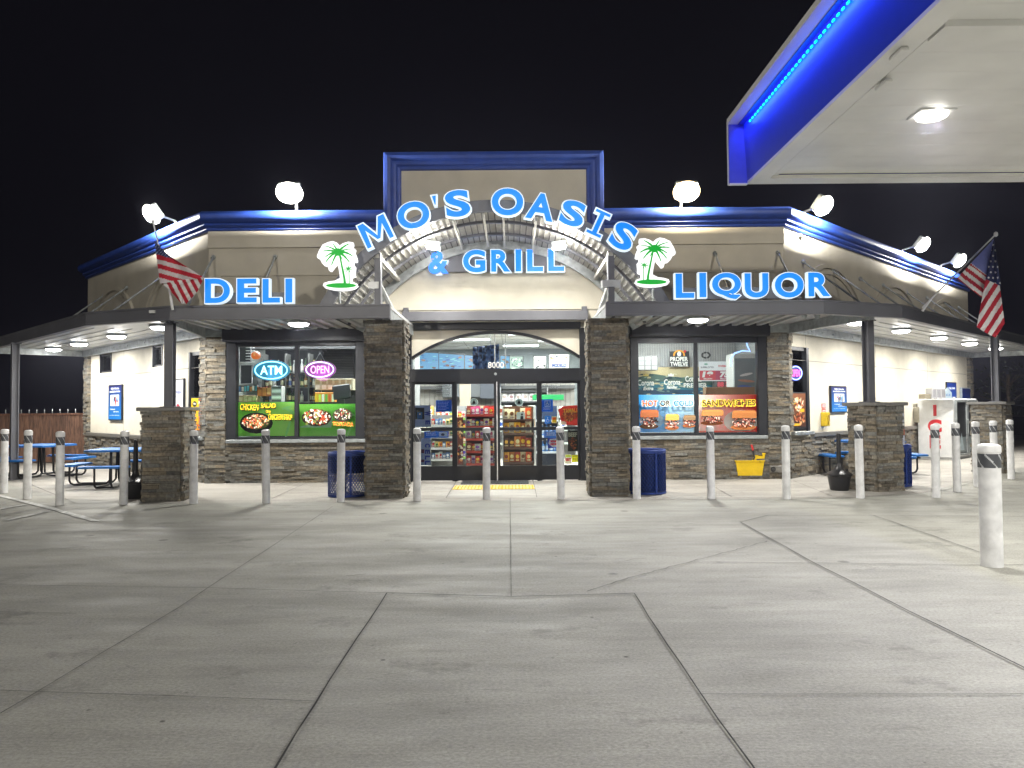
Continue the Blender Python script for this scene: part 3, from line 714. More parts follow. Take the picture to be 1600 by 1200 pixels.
# vault floods
for px, lb in ((677, 'left spotlight hanging under the arched canopy'), (873, 'right spotlight hanging under the arched canopy')):
    P = at(px, 382, 14.7); t = thing('vault_spotlight', lb, 'spotlight', P, 'spotlights under the arched canopy')
    ztop = ZC+math.sqrt(3.3**2-(P.x-XC)**2)
    g = MB(); g.cyl((P.x, P.y, P.z+.05), (P.x, P.y, ztop), .014, n=6); g.build('stem', M_['galv'], t)
    M = Matrix.Translation(P) @ Matrix.Rotation(R(8 if px < 775 else -8), 4, 'Y')
    g = MB(M); g.bbox(-.14, .14, -.06, .08, -.03, .07, .015); g.build('housing', M_['galv'], t)
    g = MB(M); g.bbox(-.14, .14, -.08, .09, -.09, -.031, .03); g.build('lens', M_['vlens'], t)
    lamp('bulb', 'POINT', (0, -.35, -.2), 60, (1, .96, .88), .22, parent=t)
    lamp('bulb', 'AREA', (0, 0, -.115), P_ARCH, (1, .97, .9), .3, .18, parent=t, rot=(R(-16), 0, 0), shape='RECTANGLE')
# ================================================================ LETTER SIGNS
def letter(ch, px, py, wp, hp, rot, Y, sign, depth=.11):
    P = at(px, py, Y); s = Y/1200*1.0; wm, hm = wp*s, hp*s; rt = R(rot); M = Matrix.Translation(P)
    g = MB(M)
    if ch in ("'", 'I!', 'M'):
        def sh(o_):
            if ch == "'": q = [(-wm/2, hm/2), (wm/2, hm/2), (wm*.22, -hm/2), (-wm*.22, -hm/2)]
            elif ch == 'M': q = [((x-.5)*wm, (z-.5)*hm) for x, z in ((0,0),(0,1),(.27,1),(.5,.46),(.73,1),(1,1),(1,0),(.77,0),(.77,.60),(.58,.16),(.42,.16),(.23,.60),(.23,0))][::-1][::-1]
            else:
                a, b, c = wm/2, wm*.21, hm/2; e = hm*.20
                q = [(-a, c), (a, c), (a, c-e), (b, c-e), (b, -c+e), (a, -c+e), (a, -c), (-a, -c), (-a, -c+e), (-b, -c+e), (-b, c-e), (-a, c-e)]
            n = len(q); r = []
            for i in range(n):
                p0, p1, p2 = Vector(q[i-1]), Vector(q[i]), Vector(q[(i+1) % n]); d1 = (p1-p0).normalized(); d2 = (p2-p1).normalized()
                n1 = Vector((-d1.y, d1.x)); n2 = Vector((-d2.y, d2.x)); nn = (n1+n2)/max(.3, 1+n1.dot(n2)); v = p1-nn*o_
                r.append((v.x*math.cos(rt)-v.y*math.sin(rt), v.x*math.sin(rt)+v.y*math.cos(rt)))
            return r
        g.prism(sh(0), 0, depth); o_ = g.build('letter', M_['letterwhite'], sign)
        f = MB(M); f.prism(sh(.026), -.012, -.001); f.build('letter_face', M_['letterface'], o_); return
    bo = .06 if ch != 'M' else .05
    g.text(ch, 0, 0, 0, hm, wm, ext=depth, bold=bo, fit_bold=bo, rot=rt); o_ = g.build('letter', M_['letterwhite'], sign)
    f = MB(M); f.text(ch, 0, -.012, 0, hm, wm, ext=.011, bold=bo-.027, fit_bold=bo, rot=rt); f.build('letter_face', M_['letterface'], o_)
Y1 = 13.18
s1 = thing('arched_letter_sign', "large lit blue channel letters curving along the arch rim", 'sign', at(775, 320, 13.3))
for a in (('M', 587, 361.5, 50, 44, 25), ('O', 646, 336, 54, 45, 15), ("'", 679, 313, 12, 19, 9), ('S', 715, 318, 43, 45, 6), ('O', 793, 315.5, 53, 46, -3), ('A', 845, 323, 48, 45, -10), ('S', 895, 333.5, 42, 43, -17), ('I!', 935, 349, 29, 45, -25), ('S', 974, 369, 41, 45, -29)): letter(*a, Y1, s1)
s2 = thing('grill_letter_sign', 'lit blue & GRILL channel letters on a dark bar under the arch', 'sign', at(775, 410, 16.1))
for a in (('&', 686, 410, 36, 39, 0), ('G', 741, 408, 38, 38, 0), ('R', 783, 407.5, 34, 37, 0), ('I', 810, 407, 12, 37, 0), ('L', 836, 407, 28, 37, 0), ('L', 869, 406.5, 28, 37, 0)): letter(*a, 15.98, s2)
def bar(x0, x1, y0, y1, Y, dy, sgn):
    a = at(x0, (y0+y1)/2, Y); b = at(x1, (y0+y1)/2, Y); h = (y1-y0)*Y/1200/2; z = (a.z+b.z)/2
    g = MB(); g.box(a.x, b.x, Y, Y+dy, z-h, z+h); g.build('raceway', M_['fascia'], sgn)
bar(692, 876, 396, 424, 16.12, .12, s2)
s3 = thing('deli_letter_sign', 'lit blue DELI channel letters standing on the left awning edge', 'sign', at(388, 474, 13.2))
for a in (('D', 340, 454.5, 42, 41, 0), ('E', 386, 454, 34, 40, 0), ('L', 424, 454.4, 30, 40, 0), ('I', 451.5, 454, 14, 40, 0)): letter(*a, 13.12, s3)
bar(334, 459, 457, 474, 13.26, .1, s3)
s4 = thing('liquor_letter_sign', 'lit blue LIQUOR channel letters standing on the right awning edge', 'sign', at(1176, 466, 13.1))
for a in (('L', 1070, 446.6, 32, 41, 0), ('I', 1098, 445.5, 14, 41, 0), ('Q', 1135, 447, 48, 44, 0), ('U', 1182, 446, 40, 41, 0), ('O', 1233, 445.5, 48, 42, 0), ('R', 1280.5, 444.5, 38, 40, 0)): letter(*a, 13.02, s4)
bar(1051, 1250, 449, 467, 13.16, .1, s4)
def palm(mirror, lb):
    Y = 13.0
    def T(q):
        x, y = 480+q[0]/10, 360+q[1]/10
        if mirror: x, y = 1551-x, y-5.5
        v = at(x, y, Y); return (v.x, v.z)
    t = thing('palm_tree_sign', lb, 'sign', at(770 if False else (1551-528 if mirror else 528), 450, Y))
    bk = [(150,400),(180,320),(240,220),(330,180),(400,165),(460,190),(505,235),(560,200),(640,175),(715,185),(720,225),(710,265),(755,300),(740,345),(765,400),(782,480),(760,497),(728,490),(722,530),(752,570),(745,640),(742,720),(690,742),(697,800),(770,830),(787,870),(740,910),(640,935),(500,942),(380,925),(280,900),(245,860),(260,820),(340,795),(430,785),(510,745),(505,680),(490,600),(470,515),(440,550),(400,600),(370,638),(342,630),(320,560),(270,552),(230,510),(200,450),(160,430)]
    g = MB(); g.prism([T(q) for q in bk], Y, Y+.09); b = g.build('backing', M_['palmwhite'], t)
    g = MB(); yy = Y-.008
    k_ = [0]
    def P(pts):
        k_[0] += 1; y2 = yy-.0006*k_[0]
        g.prism([T(q) for q in pts], y2, Y-.001)
    def frond(a, tip, w0, sag):
        a = Vector(a); b = Vector(tip); m = (a+b)/2+Vector((0, -sag)); L = []; R_ = []
        for i in range(9):
            u = i/8; c = a*(1-u)**2+m*2*u*(1-u)+b*u*u; d = ((m-a)*(1-u)+(b-m)*u).normalized(); nn = Vector((-d.y, d.x)); ww = w0*(1-.75*u)*(1+.25*(i % 2))
            L.append(c+nn*ww*.5); R_.append(c-nn*ww*.5)
        P(L+R_[::-1])
    for tip, w0, sg in (((270,243),26,30),((245,325),34,25),((285,415),36,40),((290,498),38,60),((380,545),36,40),((558,462),26,-10),((662,498),44,40),((712,402),46,45),((700,292),20,20),((655,212),34,30),((402,208),30,10)): frond((485, 335), tip, w0, sg)
    P([(485+58*math.cos(a), 340+60*math.sin(a)) for a in [i*.4 for i in range(16)]])
    P([(500, 400), (525, 400), (548, 520), (578, 650), (600, 760), (612, 835), (570, 835), (568, 760), (548, 650), (525, 520)])
    P([(530+235*math.cos(a), 862+38*math.sin(a)) for a in [i*.2094 for i in range(30)]])
    for a in range(7): 
        an = a*math.pi*2/7+.3; frond((645, 605), (645+68*math.cos(an), 605+55*math.sin(an)), 16, 12)
    P([(650, 620), (658, 620), (665, 835), (655, 835)])
    g.build('palm_face', M_['palmgreen'], b)
    g = MB(); c = T((500, 930)); g.cyl((c[0], Y+.05, 3.37), (c[0], Y+.05, c[1]+.02), .02, n=8); g.build('stand', M_['galv'], t)
palm(False, 'lit white and green palm tree sign left of the arch'); palm(True, 'lit white and green palm tree sign right of the arch')
# ================================================================ FLAGS
RED, WHT, NAV = lin('#b0182e'), (.72, .72, .72), lin('#1c2555')
def flag(lb, base, tip, Y0, Y1, patches):
    a = at(*base, Y0); b = at(*tip, Y1)
    t = thing('flag', lb, 'flag', a, 'flags on the awning edge')
    g = MB(); g.cyl(a, b, .016, .013, n=8); g.lathe([(0, .05), (.03, .03), (.035, 0), (.03, -.03), (0, -.05)], b, 10)
    g.cyl(a-Vector((0, 0, .06)), a+(b-a)*.12, .024, n=8); g.build('pole', M_['white'], t)
    g = MB()
    for quad, Ya, Yb, fn in patches:
        N, Mm = 46, 46
        def pos(u, v):
            e = [Vector(q) for q in quad]; c = (e[0]*(1-u)+e[1]*u)*(1-v)+(e[3]*(1-u)+e[2]*u)*v
            yy = Ya+(Yb-Ya)*v+.035*math.sin(u*9+v*4)*min(1, v*3+.2)
            return at(c.x, c.y, yy), c
        for i in range(N):
            for j in range(Mm):
                q = [pos((i+di)/N, (j+dj)/Mm)[0] for di, dj in ((0,0),(1,0),(1,1),(0,1))]
                c = pos((i+.5)/N, (j+.5)/Mm)[1]; g.poly([tuple(v) for v in q], 0, fn(c.x, c.y, (i+.5)/N, (j+.5)/Mm))
    g.build('cloth', M_['cloth'], t, smooth=True)
def stripes(nx, ny, per, ph): return lambda x, y, u, v: RED if math.floor(((x*nx+y*ny)-ph)/per) % 2 == 0 else WHT
def fr1(x, y, u, v):                       # right flag, inner fold
    d = (x-1553)*.62+(y-374)*.0; e = (x-1490)*.60+(1-0)*(y-437)*-.8   # distance across stripes from lower edge
    if e > 44-8: 
        return (.16, .19, .50) if e > 37 else WHT
    return RED if int(max(e, 0)//5.6) % 2 == 0 else WHT
def fr2(x, y, u, v):
    if y < 436+(x-1541)*.45:
        sx, sy = (x-1541)/7.2, (y-378)/8.6; k = int(math.floor(sy)); fx = (sx+(.5 if k % 2 else 0)) % 1-.5; fy = sy % 1-.5
        return WHT if fx*fx*52+fy*fy*74 < 2.1 else NAV
    e = (x-1526)*.80+(y-510)*.52
    return RED if math.floor(e/6.6) % 2 == 0 else WHT
flag('american flag folded over itself on an angled pole at the right awning edge', (1441, 481), (1556, 366), 13.95, 13.4,
     [([(1553, 373), (1495, 435), (1535, 466), (1545, 440)], 13.43, 13.5, fr1), ([(1552, 376), (1554, 376), (1564, 447), (1540, 436)], 13.38, 13.4, fr2), ([(1540, 436), (1562, 446), (1570, 505), (1526, 511)], 13.4, 13.36, fr2), ([(1526, 511), (1570, 505), (1556, 528), (1540, 520)], 13.36, 13.34, fr2)])
def fl1(x, y, u, v):
    e = (y-384)-(x-240)*.78
    if v < .33:
        return NAV if (int(x*.9)+int(y*.9)) % 5 else (.25, .3, .5)
    return RED if int((v-.33)/.112) % 2 == 0 else (.55, .50, .52)
def fl2(x, y, u, v):
    e = (x-262)*.80-(y-445)*.42; return RED if math.floor(e/5.1) % 2 == 0 else WHT
flag('american flag wrapped round a leaning pole above the left pier', (270, 479), (239, 346), 13.15, 12.9,
     [([(241, 376), (262, 398), (319, 434), (250, 443)], 12.9, 12.95, lambda x, y, u, v: fl1(x, y, u, max(0, min(.999, ((y-x*.28)-(376-241*.28)+ (0))/62)))), ([(250, 441), (319, 433), (309, 455), (264, 452)], 12.93, 12.97, fl2), ([(264, 452), (309, 455), (291, 475), (283, 474)], 12.97, 13.0, fl2)])
# ================================================================ BOLLARDS
def bollard(r, H, name='bollard'):
    t = thing(name, '', 'bollard', (0, 0, 0), 'white bollards with dark striped bands'); 
    g = MB(); g.lathe([(r*1.02, 0), (r, .01), (r, H-.09), (r*1.06, H-.085), (r*1.06, H-.035), (r*.98, H-.018), (r*.6, H-.004), (0, H)], n=24); g.build('sleeve', M_['bwhite'], t, smooth=35)
    g = MB(); z0, z1 = H-.235, H-.10; n = 60; rr = r*1.012; K = 12
    for i in range(n):
        for j in range(K):
            a0, a1 = 2*math.pi*i/n, 2*math.pi*(i+1)/n; u = (i/n*5+j/K*.9) % 1; c = (.55, .56, .58) if u < .13 else (.07, .075, .085)
            za, zb = z0+(z1-z0)*j/K, z0+(z1-z0)*(j+1)/K
            g.poly([(rr*math.cos(a0), rr*math.sin(a0), za), (rr*math.cos(a1), rr*math.sin(a1), za), (rr*math.cos(a1), rr*math.sin(a1), zb), (rr*math.cos(a0), rr*math.sin(a0), zb)], 0, c)
    g.build('striped_band', M_['band'], t, smooth=True); return t
proto = bollard(.066, 1.235)
BL = [((3, 771), 'bollard cut by the left edge of the photo, first of the row'), ((39, 780), 'bollard second from the left, in front of the far picnic table'), ((90, 790), 'bollard third from the left, where the white parking line passes'),
 ((190, 789), 'bollard in front of the near picnic table, left of the left stone pier'), ((300, 788), 'bollard just right of the left stone pier with the slim post'), ((414, 787), 'bollard in front of the chicken salad poster'),
 ((531, 785), 'bollard in front of the see-through blue litter bin'), ((651, 783), 'bollard before the left sliding door panel beside the left tall pier'), ((760, 781), 'bollard in the middle of the entrance, on the yellow strip side'),
 ((877, 780), 'bollard before the right sliding door panel'), ((996, 780), 'bollard overlapping the left side of the solid blue litter bin'), ((1113, 780), 'bollard in front of the sandwich poster, left of the mop bucket'),
 ((1231, 780), 'bollard at the building corner right of the mop bucket'), ((1347, 779), 'bollard beside the black ash urn in front of the right stone pier'), ((1466, 778), 'bollard in front of the red ICE lettering'),
 ((1499, 769), 'bollard in front of the glass freezer doors, second after the ICE panel'), ((1530, 761), 'bollard just left of the far right stone pier'), ((1558, 755), 'bollard mostly hidden behind the big foreground bollard'), ((1583, 749), 'bollard nearest the right edge of the photo, last of the row')]
for i, (p_, lb) in enumerate(BL):
    q = gr(*p_, .004); q.y += .06; rz = rnd.uniform(0, 6.28)
    if i == 0: proto.location = q; proto['label'] = lb; proto.rotation_euler = (0, 0, rz)
    else: c_ = copy_tree(proto, q, rz, lb); c_.rotation_euler = (R(rnd.uniform(-.7, .7)), R(rnd.uniform(-.7, .7)), rz)
big = bollard(.099, 1.19); big.location = gr(1550, 884); big.rotation_euler = (0, 0, 2.2); big['label'] = 'large white bollard standing alone in the right foreground'
# ================================================================ LITTER BINS
BLU = (.014, .042, .22)
def bin_(solid):
    t = thing('litter_bin', '', 'bin', (0, 0, 0), 'blue perforated litter bins'); r, H = .345, .80
    g = MB(); n = 38
    for s_ in (1, -1):
        for k in range(n):
            a = 2*math.pi*k/n; pts = [(r*math.cos(a+s_*j*.10), r*math.sin(a+s_*j*.10), .06+(H-.14)*j/14) for j in range(15)]
            g.tube(pts, .0075, 3, 0, BLU)
    for k in range(4):
        a = 2*math.pi*k/4+.35; M = frame((r*math.cos(a), r*math.sin(a), 0), (-math.sin(a), math.cos(a))); s0 = g.M; g.M = M; g.box(-.018, .018, -.008, .006, .04, H-.03, 0, BLU); g.M = s0
    g.build('mesh_side', M_['metalc'], t)
    g = MB(); g.lathe([(r-.02, H-.07), (r+.008, H-.07), (r+.012, H-.02), (r-.005, H), (r-.03, H-.005), (r-.035, H-.05)], n=36, col=BLU); g.lathe([(0, .045), (r-.02, .045), (r+.006, .05), (r+.008, .01), (r-.03, .0), (0, .01)], n=36, col=BLU); g.build('rim', M_['metalc'], t, smooth=35)
    if solid:
        g = MB(); g.lathe([(0, .06), (r-.03, .06), (r-.022, H-.04), (r-.05, H-.04), (r-.06, .3), (0, .3)], n=32, col=(.010, .028, .12)); g.build('liner', M_['metalc'], t, smooth=35)
    else:
        g = MB(); g.lathe([(0, .42), (r-.04, .42), (r-.03, H-.04), (r-.05, H-.04), (r-.06, .5)], n=32, col=(.012, .02, .06)); g.build('liner', M_['metalc'], t, smooth=35)
    return t
b1 = bin_(False); b1.location = (-2.97, 13.88, .004); b1['label'] = 'see-through blue mesh litter bin left of the left entrance pier'
b2 = bin_(True); b2.location = (2.42, 13.95, .004); b2['label'] = 'solid looking blue litter bin right of the right entrance pier'
b3 = copy_tree(b2, (7.33, 14.9, .004), label='blue litter bin behind the right stone pier near the ice freezer')
g = MB(); g.box(6.98, 7.12, 14.5, 14.6, .8, .9, 0, BLU); 
# ================================================================ PICNIC TABLES
def picnic():
    t = thing('picnic_table', '', 'picnic table', (0, 0, 0), 'blue coated picnic tables with attached seats'); PB = (.010, .13, .42); K = (.012, .012, .013)
    def slab(g, hx, hy, z, c, T=None, th=.035):
        pts = [(hx-c, -hy), (hx, -hy+c), (hx, hy-c), (hx-c, hy), (-hx+c, hy), (-hx, hy-c), (-hx, -hy+c), (-hx+c, -hy)]; n = 8
        g.mesh([(x, y, z-th) for x, y in pts]+[(x*1.0, y*1.0, z) for x, y in pts], [tuple(range(n)), tuple(range(2*n-1, n-1, -1))]+[(i, n+i, n+(i+1) % n, (i+1) % n) for i in range(n)], 0, PB, T)
    g = MB(); slab(g, .60, .60, .755, .16); slab(g, .575, .575, .762, .15, th=.006); g.build('table_top', M_['metalc'], t)
    for k in range(4):
        T = Matrix.Rotation(k*math.pi/2, 4, 'Z') @ Matrix.Translation((0, -.95, 0))
        g = MB(); slab(g, .46, .17, .455, .05, T); slab(g, .44, .155, .461, .045, T, .006); g.build('seat', M_['metalc'], t)
    for k in range(4):
        T = Matrix.Rotation(k*math.pi/2, 4, 'Z'); g = MB(T)
        for sx in (-.16, .16):
            g.tube([(sx, -1.0, .42), (sx, -1.0, .12), (sx, -.97, .06), (sx, -.91, .03), (sx, -.4, .03), (sx, -.26, .05), (sx, -.2, .12), (sx, -.18, .72)], .021, 8, 0, K)
        g.tube([(-.16, -.90, .03), (.16, -.90, .03)], .018, 6, 0, K)
        g.build('leg', M_['metalc'], t)
    return t
pt = picnic(); pt.location = (-8.25, 16.3, .004); pt.rotation_euler = (0, 0, R(6)); pt['label'] = 'blue picnic table beside the stone wainscot, left of the left pier'
copy_tree(pt, (-11.35, 18.55, .004), R(-4), 'blue picnic table farther left in front of the wooden fence'); copy_tree(pt, (8.05, 17.35, .004), R(3), 'blue picnic table half hidden behind the right stone pier')
# ================================================================ ASH URNS
t = thing('ash_urn', '', 'ash urn', (0, 0, 0), 'black cigarette urns'); g = MB(); UC = (.022, .022, .024)
g.lathe([(0, .0), (.15, .0), (.165, .02), (.205, .26), (.225, .27), (.228, .30), (.21, .315), (.19, .325), (.12, .36), (.07, .41), (.05, .48), (.046, .5)], n=32, col=UC); g.build('base', M_['metalc'], t, smooth=40)
g = MB(); g.lathe([(.044, .48), (.036, 1.0), (.034, 1.04), (.0, 1.045)], n=16, col=UC); g.build('neck', M_['metalc'], t, smooth=40)
q = gr(1319, 768); t.location = (q.x, q.y+.2, .004); t['label'] = 'black ash urn with tall neck in front of the right stone pier'
q = gr(203, 781); copy_tree(t, (q.x, q.y+.2, .004), label='black ash urn with tall neck tucked left of the left stone pier')
# ================================================================ MOP BUCKET
q = gr(1169, 748); mbx = thing('mop_bucket', 'yellow wheeled mop bucket with red tipped wringer handle against the stone wall', 'bucket', (q.x, q.y, 0)); Mx = Matrix.Translation((q.x, q.y+.0, 0)); YL = (.75, .50, .01)
g = MB(Mx)
def taper(g, x0, x1, y0, y1, z0, z1, e, col):
    vs = [(x0+e, y0+e*.5, z0), (x1-e, y0+e*.5, z0), (x1-e, y1-e*.5, z0), (x0+e, y1-e*.5, z0), (x0, y0, z1), (x1, y0, z1), (x1, y1, z1), (x0, y1, z1)]
    g.mesh(vs, [(0,1,5,4), (1,2,6,5), (2,3,7,6), (3,0,4,7), (0,3,2,1)], 0, col)
taper(g, -.31, .30, -.18, .18, .08, .40, .05, YL); g.box(-.325, .31, -.195, -.175, .385, .405, 0, YL); g.box(-.325, .31, .175, .195, .385, .405, 0, YL); g.box(-.325, -.305, -.175, .175, .385, .405, 0, YL)
g.box(-.25, .25, -.15, .15, .075, .09, 0, (.1, .1, .1)); g.mesh([(-.29, -.17, .3), (.29, -.17, .3), (.29, .17, .3), (-.29, .17, .3)], [(0, 1, 2, 3)], 0, (.2, .2, .2)); g.build('tub', M_['plast'], mbx)
g = MB(Mx); g.prism([(.04, .40), (.30, .40), (.335, .56), (.17, .56), (.13, .55), (.07, .44)], -.15, .15, 0, YL); g.box(.18, .27, -.152, -.149, .50, .515, 0, (.05, .04, .01))
g.prism([(.185, .37), (.23, .37), (.2075, .42)], -.185, -.183, 0, (.05, .04, .01)); g.prism([(.195, .377), (.22, .377), (.2075, .407)], -.187, -.185, 0, YL); g.build('wringer', M_['plast'], mbx)
g = MB(Mx); g.tube([(.06, -.17, .42), (.09, -.17, .46), (.06, -.17, .62)], .018, 8, 0, (.03, .03, .03)); g.build('lever', M_['plast'], mbx)
g = MB(Mx); g.cyl((.06, -.17, .62), (.03, -.17, .74), .02, n=8, col=(.6, .03, .03)); g.build('grip', M_['plast'], mbx)
for sx in (-.2, .24):
    for sy in (-.12, .12):
        g = MB(Mx); g.cyl((sx, sy-.02, .035), (sx, sy+.02, .035), .036, n=12, col=(.16, .16, .16)); g.box(sx-.015, sx+.015, sy-.028, sy+.028, .05, .08, 0, (.3, .3, .3)); g.build('wheel', M_['plast'], mbx)
# hose bib box
q = at(1207, 733, 16.42); g = MB(Matrix.Translation(q)); g.bbox(-.05, .24, -.03, .01, -.07, .07, .01, 0, (.2, .19, .17)); g.cyl((0, -.03, 0), (0, -.05, 0), .055, n=16, col=(.03, .03, .03)); g.cyl((0, -.05, 0), (0, -.07, 0), .03, n=12, col=(.06, .06, .06))
o = g.build('hose_outlet', M_['metalc']); tag(o, 'small grey hose outlet plate low on the stone wall near the right corner', 'outlet')
# mats
g = MB(); a = gr(722, 747.5); b = gr(822, 748); g.box(-1.07, .33, 15.78, 16.42, .006, .018, 0, (.03, .032, .035))
for i in range(24): g.box(-1.05+i*.058, -1.03+i*.058, 15.8, 16.4, .018, .024, 0, (.07, .07, .075))
o = g.build('door_mat', M_['paint']); tag(o, 'dark ribbed mat in front of the sliding doors', 'mat')
g = MB(); g.box(-1.16, .42, 14.78, 15.5, .006, .014, 0, (.70, .46, .04))
for i in range(24):
    for j in range(11): g.cyl((-1.13+i*.066, 14.82+j*.064, .013), (-1.13+i*.066, 14.82+j*.064, .020), .014, .010, n=6, col=(.68, .44, .04))
o = g.build('tactile_strip', M_['paint']); tag(o, 'yellow bumpy tactile warning strip on the pavement before the entrance', 'tactile strip')
# ================================================================ FUEL CANOPY
fc = thing('fuel_canopy', 'white fuel station canopy with blue lit edge overhead at the top right', 'canopy', (3.11, 10.9, 4.74)); X0, Y0, YB, XE = 3.11, 10.9, -9, 24
g = MB(); g.box(X0, 3.6, YB, Y0, 5.60, 5.68); g.box(3.3, XE, YB, Y0+.02, 5.60, 5.70); g.build('top_lip', M_['gaswhite'], fc)
g = MB(); 
for z0, z1, xa, xb in ((5.59, 5.5, 3.335, 3.345), (5.5, 5.2, 3.345, 3.36), (5.2, 4.78, 3.36, 3.385), ): g.poly([(xa, YB, z0), (xa, Y0-.02, z0), (xb, Y0-.02, z1), (xb, YB, z1)])
g.build('blue_fascia', mat('canopy blue', (.02, .05, .5), .3, var=.03), fc)
g = MB(); g.box(3.26, 3.336, YB, Y0-.02, 5.588, 5.598); g.build('lip_lining', mat('canopy lip blue', (.02, .05, .5), .3), fc)
g = MB(); g.box(3.13, 3.40, Y0-.02, Y0+.01, 4.75, 5.60); g.box(3.4, XE, Y0-.02, Y0+.01, 4.75, 5.60); g.build('end_plate', mat('canopy end blue', (.09, .11, .62), .35, var=.03), fc)
g = MB(); g.box(3.12, 3.145, Y0+.01, Y0+.05, 4.74, 5.66); g.build('corner_trim', M_['gaswhite'], fc)
g = MB()
g.box(3.385, 3.62, YB, Y0, 4.74, 4.79); g.box(3.13, 3.385, Y0-.03, Y0+.03, 4.73, 4.75); g.box(3.62, XE, Y0-.28, Y0, 4.74, 4.79)
g.box(3.62, XE, YB, Y0-.28, 4.80, 4.83); g.box(3.66, XE, 6.35, 6.62, 4.745, 4.80); g.box(3.66, 3.72, 6.62, Y0-.28, 4.77, 4.80)
y = Y0-.6
while y > -2: g.box(3.72, XE, y-.002, y+.002, 4.798, 4.80); y -= .42
g.build('soffit', M_['gaswhite'], fc)
g = MB()
for i in range(95): g.box(3.318, 3.334, Y0-.35-i*.115-.05, Y0-.35-i*.115, 5.51, 5.53)
g.build('led_strip', M_['ledblue'], fc)
for i in range(4):
    a = lamp('led_glow', 'AREA', (3.22, Y0-1.5-2.8*i, 5.57), 16, (.03, .10, 1), 2.8, .03, shape='RECTANGLE', parent=fc, spread=150); a.matrix_parent_inverse = Matrix.Translation(-Vector((3.11, 10.9, 4.74))); a.rotation_euler = (R(0), R(28), R(90)); a.rotation_mode = 'XYZ'
    d = Vector((.6, 0, -1)).normalized(); a.rotation_euler = d.to_track_quat('-Z', 'Y').to_euler(); a.data.size = 2.8; a.data.size_y = .03
def gaslight(x, y, lb, first=[None]):
    if first[0] is None:
        t = thing('canopy_light', lb, 'lamp', (0, 0, 0), 'recessed lights in the fuel canopy soffit')
        g = MB(); g.bbox(-.2, .2, -.16, .16, -.02, .0, .008); g.build('housing', M_['gaswhite'], t)
        g = MB(); g.lathe([(.165, -.02), (.16, -.045), (.11, -.065), (0, -.075)], n=24); g.build('lens', M_['flood'], t, smooth=True)
        lamp('bulb', 'AREA', (0, 0, -.1), P_GAS, (1, .975, .93), .2, parent=t, spread=170); first[0] = t; t.location = (x, y, 4.80); return
    copy_tree(first[0], (x, y, 4.80), label=lb)
q = gr(1456, 184, 4.75); gaslight(q.x, q.y, 'bright recessed light in the fuel canopy soffit at the top right')
for x in (0, 1, 2):
    for yy in (q.y, q.y-4.6, q.y-9.2):
        if x == 0 and yy == q.y: continue
        gaslight(q.x+4.4*x, yy, 'recessed canopy light outside the picture to the right or overhead')
for px, py in ((1402, 82), (1378, 130)):
    q = gr(px, py, 4.74); g = MB(); g.bbox(q.x-.03, q.x+.05, q.y-.12, q.y+.1, 4.70, 4.74, .01); g.build('bracket', M_['gaswhite'], fc)
# ================================================================ GRAPHICS ON THE WINDOWS
def V(px, py, Y): return at(px, py, Y)
class Sheet:
    """flat printed panel facing the street; everything in photo pixels of a plane Y, stacked in 0.4 mm steps"""
    def __init__(s, Y, M=None, step=.0005): s.Y = Y; s.g = MB(); s.k = 0; s.st = step
    def y(s): s.k += 1; return s.Y - s.k*s.st
    def pt(s, px, py, y): v = at(px, py, s.Y); return (v.x, y, v.z)
    def poly(s, pts, col): y = s.y(); s.g.poly([s.pt(a, b, y) for a, b in pts], 0, col)
    def rect(s, x0, x1, y0, y1, col): s.poly([(x0, y0), (x1, y0), (x1, y1), (x0, y1)], col)
    def base(s, x0, x1, y0, y1, col, th=.004):
        a = at(x0, y0, s.Y); b = at(x1, y1, s.Y); s.g.box(a.x, b.x, s.Y, s.Y+th, b.z, a.z, 0, col)
    def grad(s, x0, x1, y0, y1, c0, c1, n=16, diag=0):
        y = s.y()
        for i in range(n):
            t = i/(n-1); c = tuple(a*(1-t)+b*t for a, b in zip(c0, c1)); xa, xb = x0+(x1-x0)*i/n, x0+(x1-x0)*(i+1)/n
            s.g.poly([s.pt(xa, y0, y), s.pt(xb, y0, y), s.pt(xb, y1, y), s.pt(xa, y1, y)], 0, c)
    def disc(s, x, y_, rx, ry, col, rot=0, jit=0, n=16):
        y = s.y(); pts = []
        for i in range(n):
            t = 2*math.pi*i/n; q = 1+(rnd.uniform(-jit, jit)); a, b = rx*q*math.cos(t), ry*q*math.sin(t)
            pts.append(s.pt(x+a*math.cos(rot)-b*math.sin(rot), y_+a*math.sin(rot)+b*math.cos(rot), y))
        s.g.poly(pts, 0, col)
    def text(s, t, x, y_, w, h, col, rot=0, bold=.03, shear=0):
        v = at(x, y_, s.Y); k = s.Y/1200; s.g.text(t, v.x, s.y(), v.z, h*k, w*k, bold=bold, col=col, rot=R(rot), shear=shear)
    def food(s, x, y_, rx, ry, pal, n, sz=1.6):
        for _ in range(n):
            a = rnd.uniform(0, 6.28); q = math.sqrt(rnd.random()); r = rnd.uniform(.5, 1)*sz
            s.disc(x+rx*q*math.cos(a), y_+ry*q*math.sin(a), r*1.2, r*.8, rnd.choice(pal), rnd.uniform(0, 3), .3, 7)
    def lines(s, x0, x1, y0, n, dy, col, h=.7):
        for i in range(n):
            x = x0
            xe = x1 - rnd.uniform(0, (x1-x0)*.3)
            while x < xe:
                w_ = rnd.uniform(1, 3); s.rect(x, min(x+w_, xe), y0+i*dy, y0+i*dy+h, col); x += w_+.6
    def build(s, name, m, lb, cat, group=None, parent=None):
        o = s.g.build(name, m, parent); 
        if parent is None: tag(o, lb, cat, group)
        return o
PM = M_['paint']
L = lin
YP = 16.575
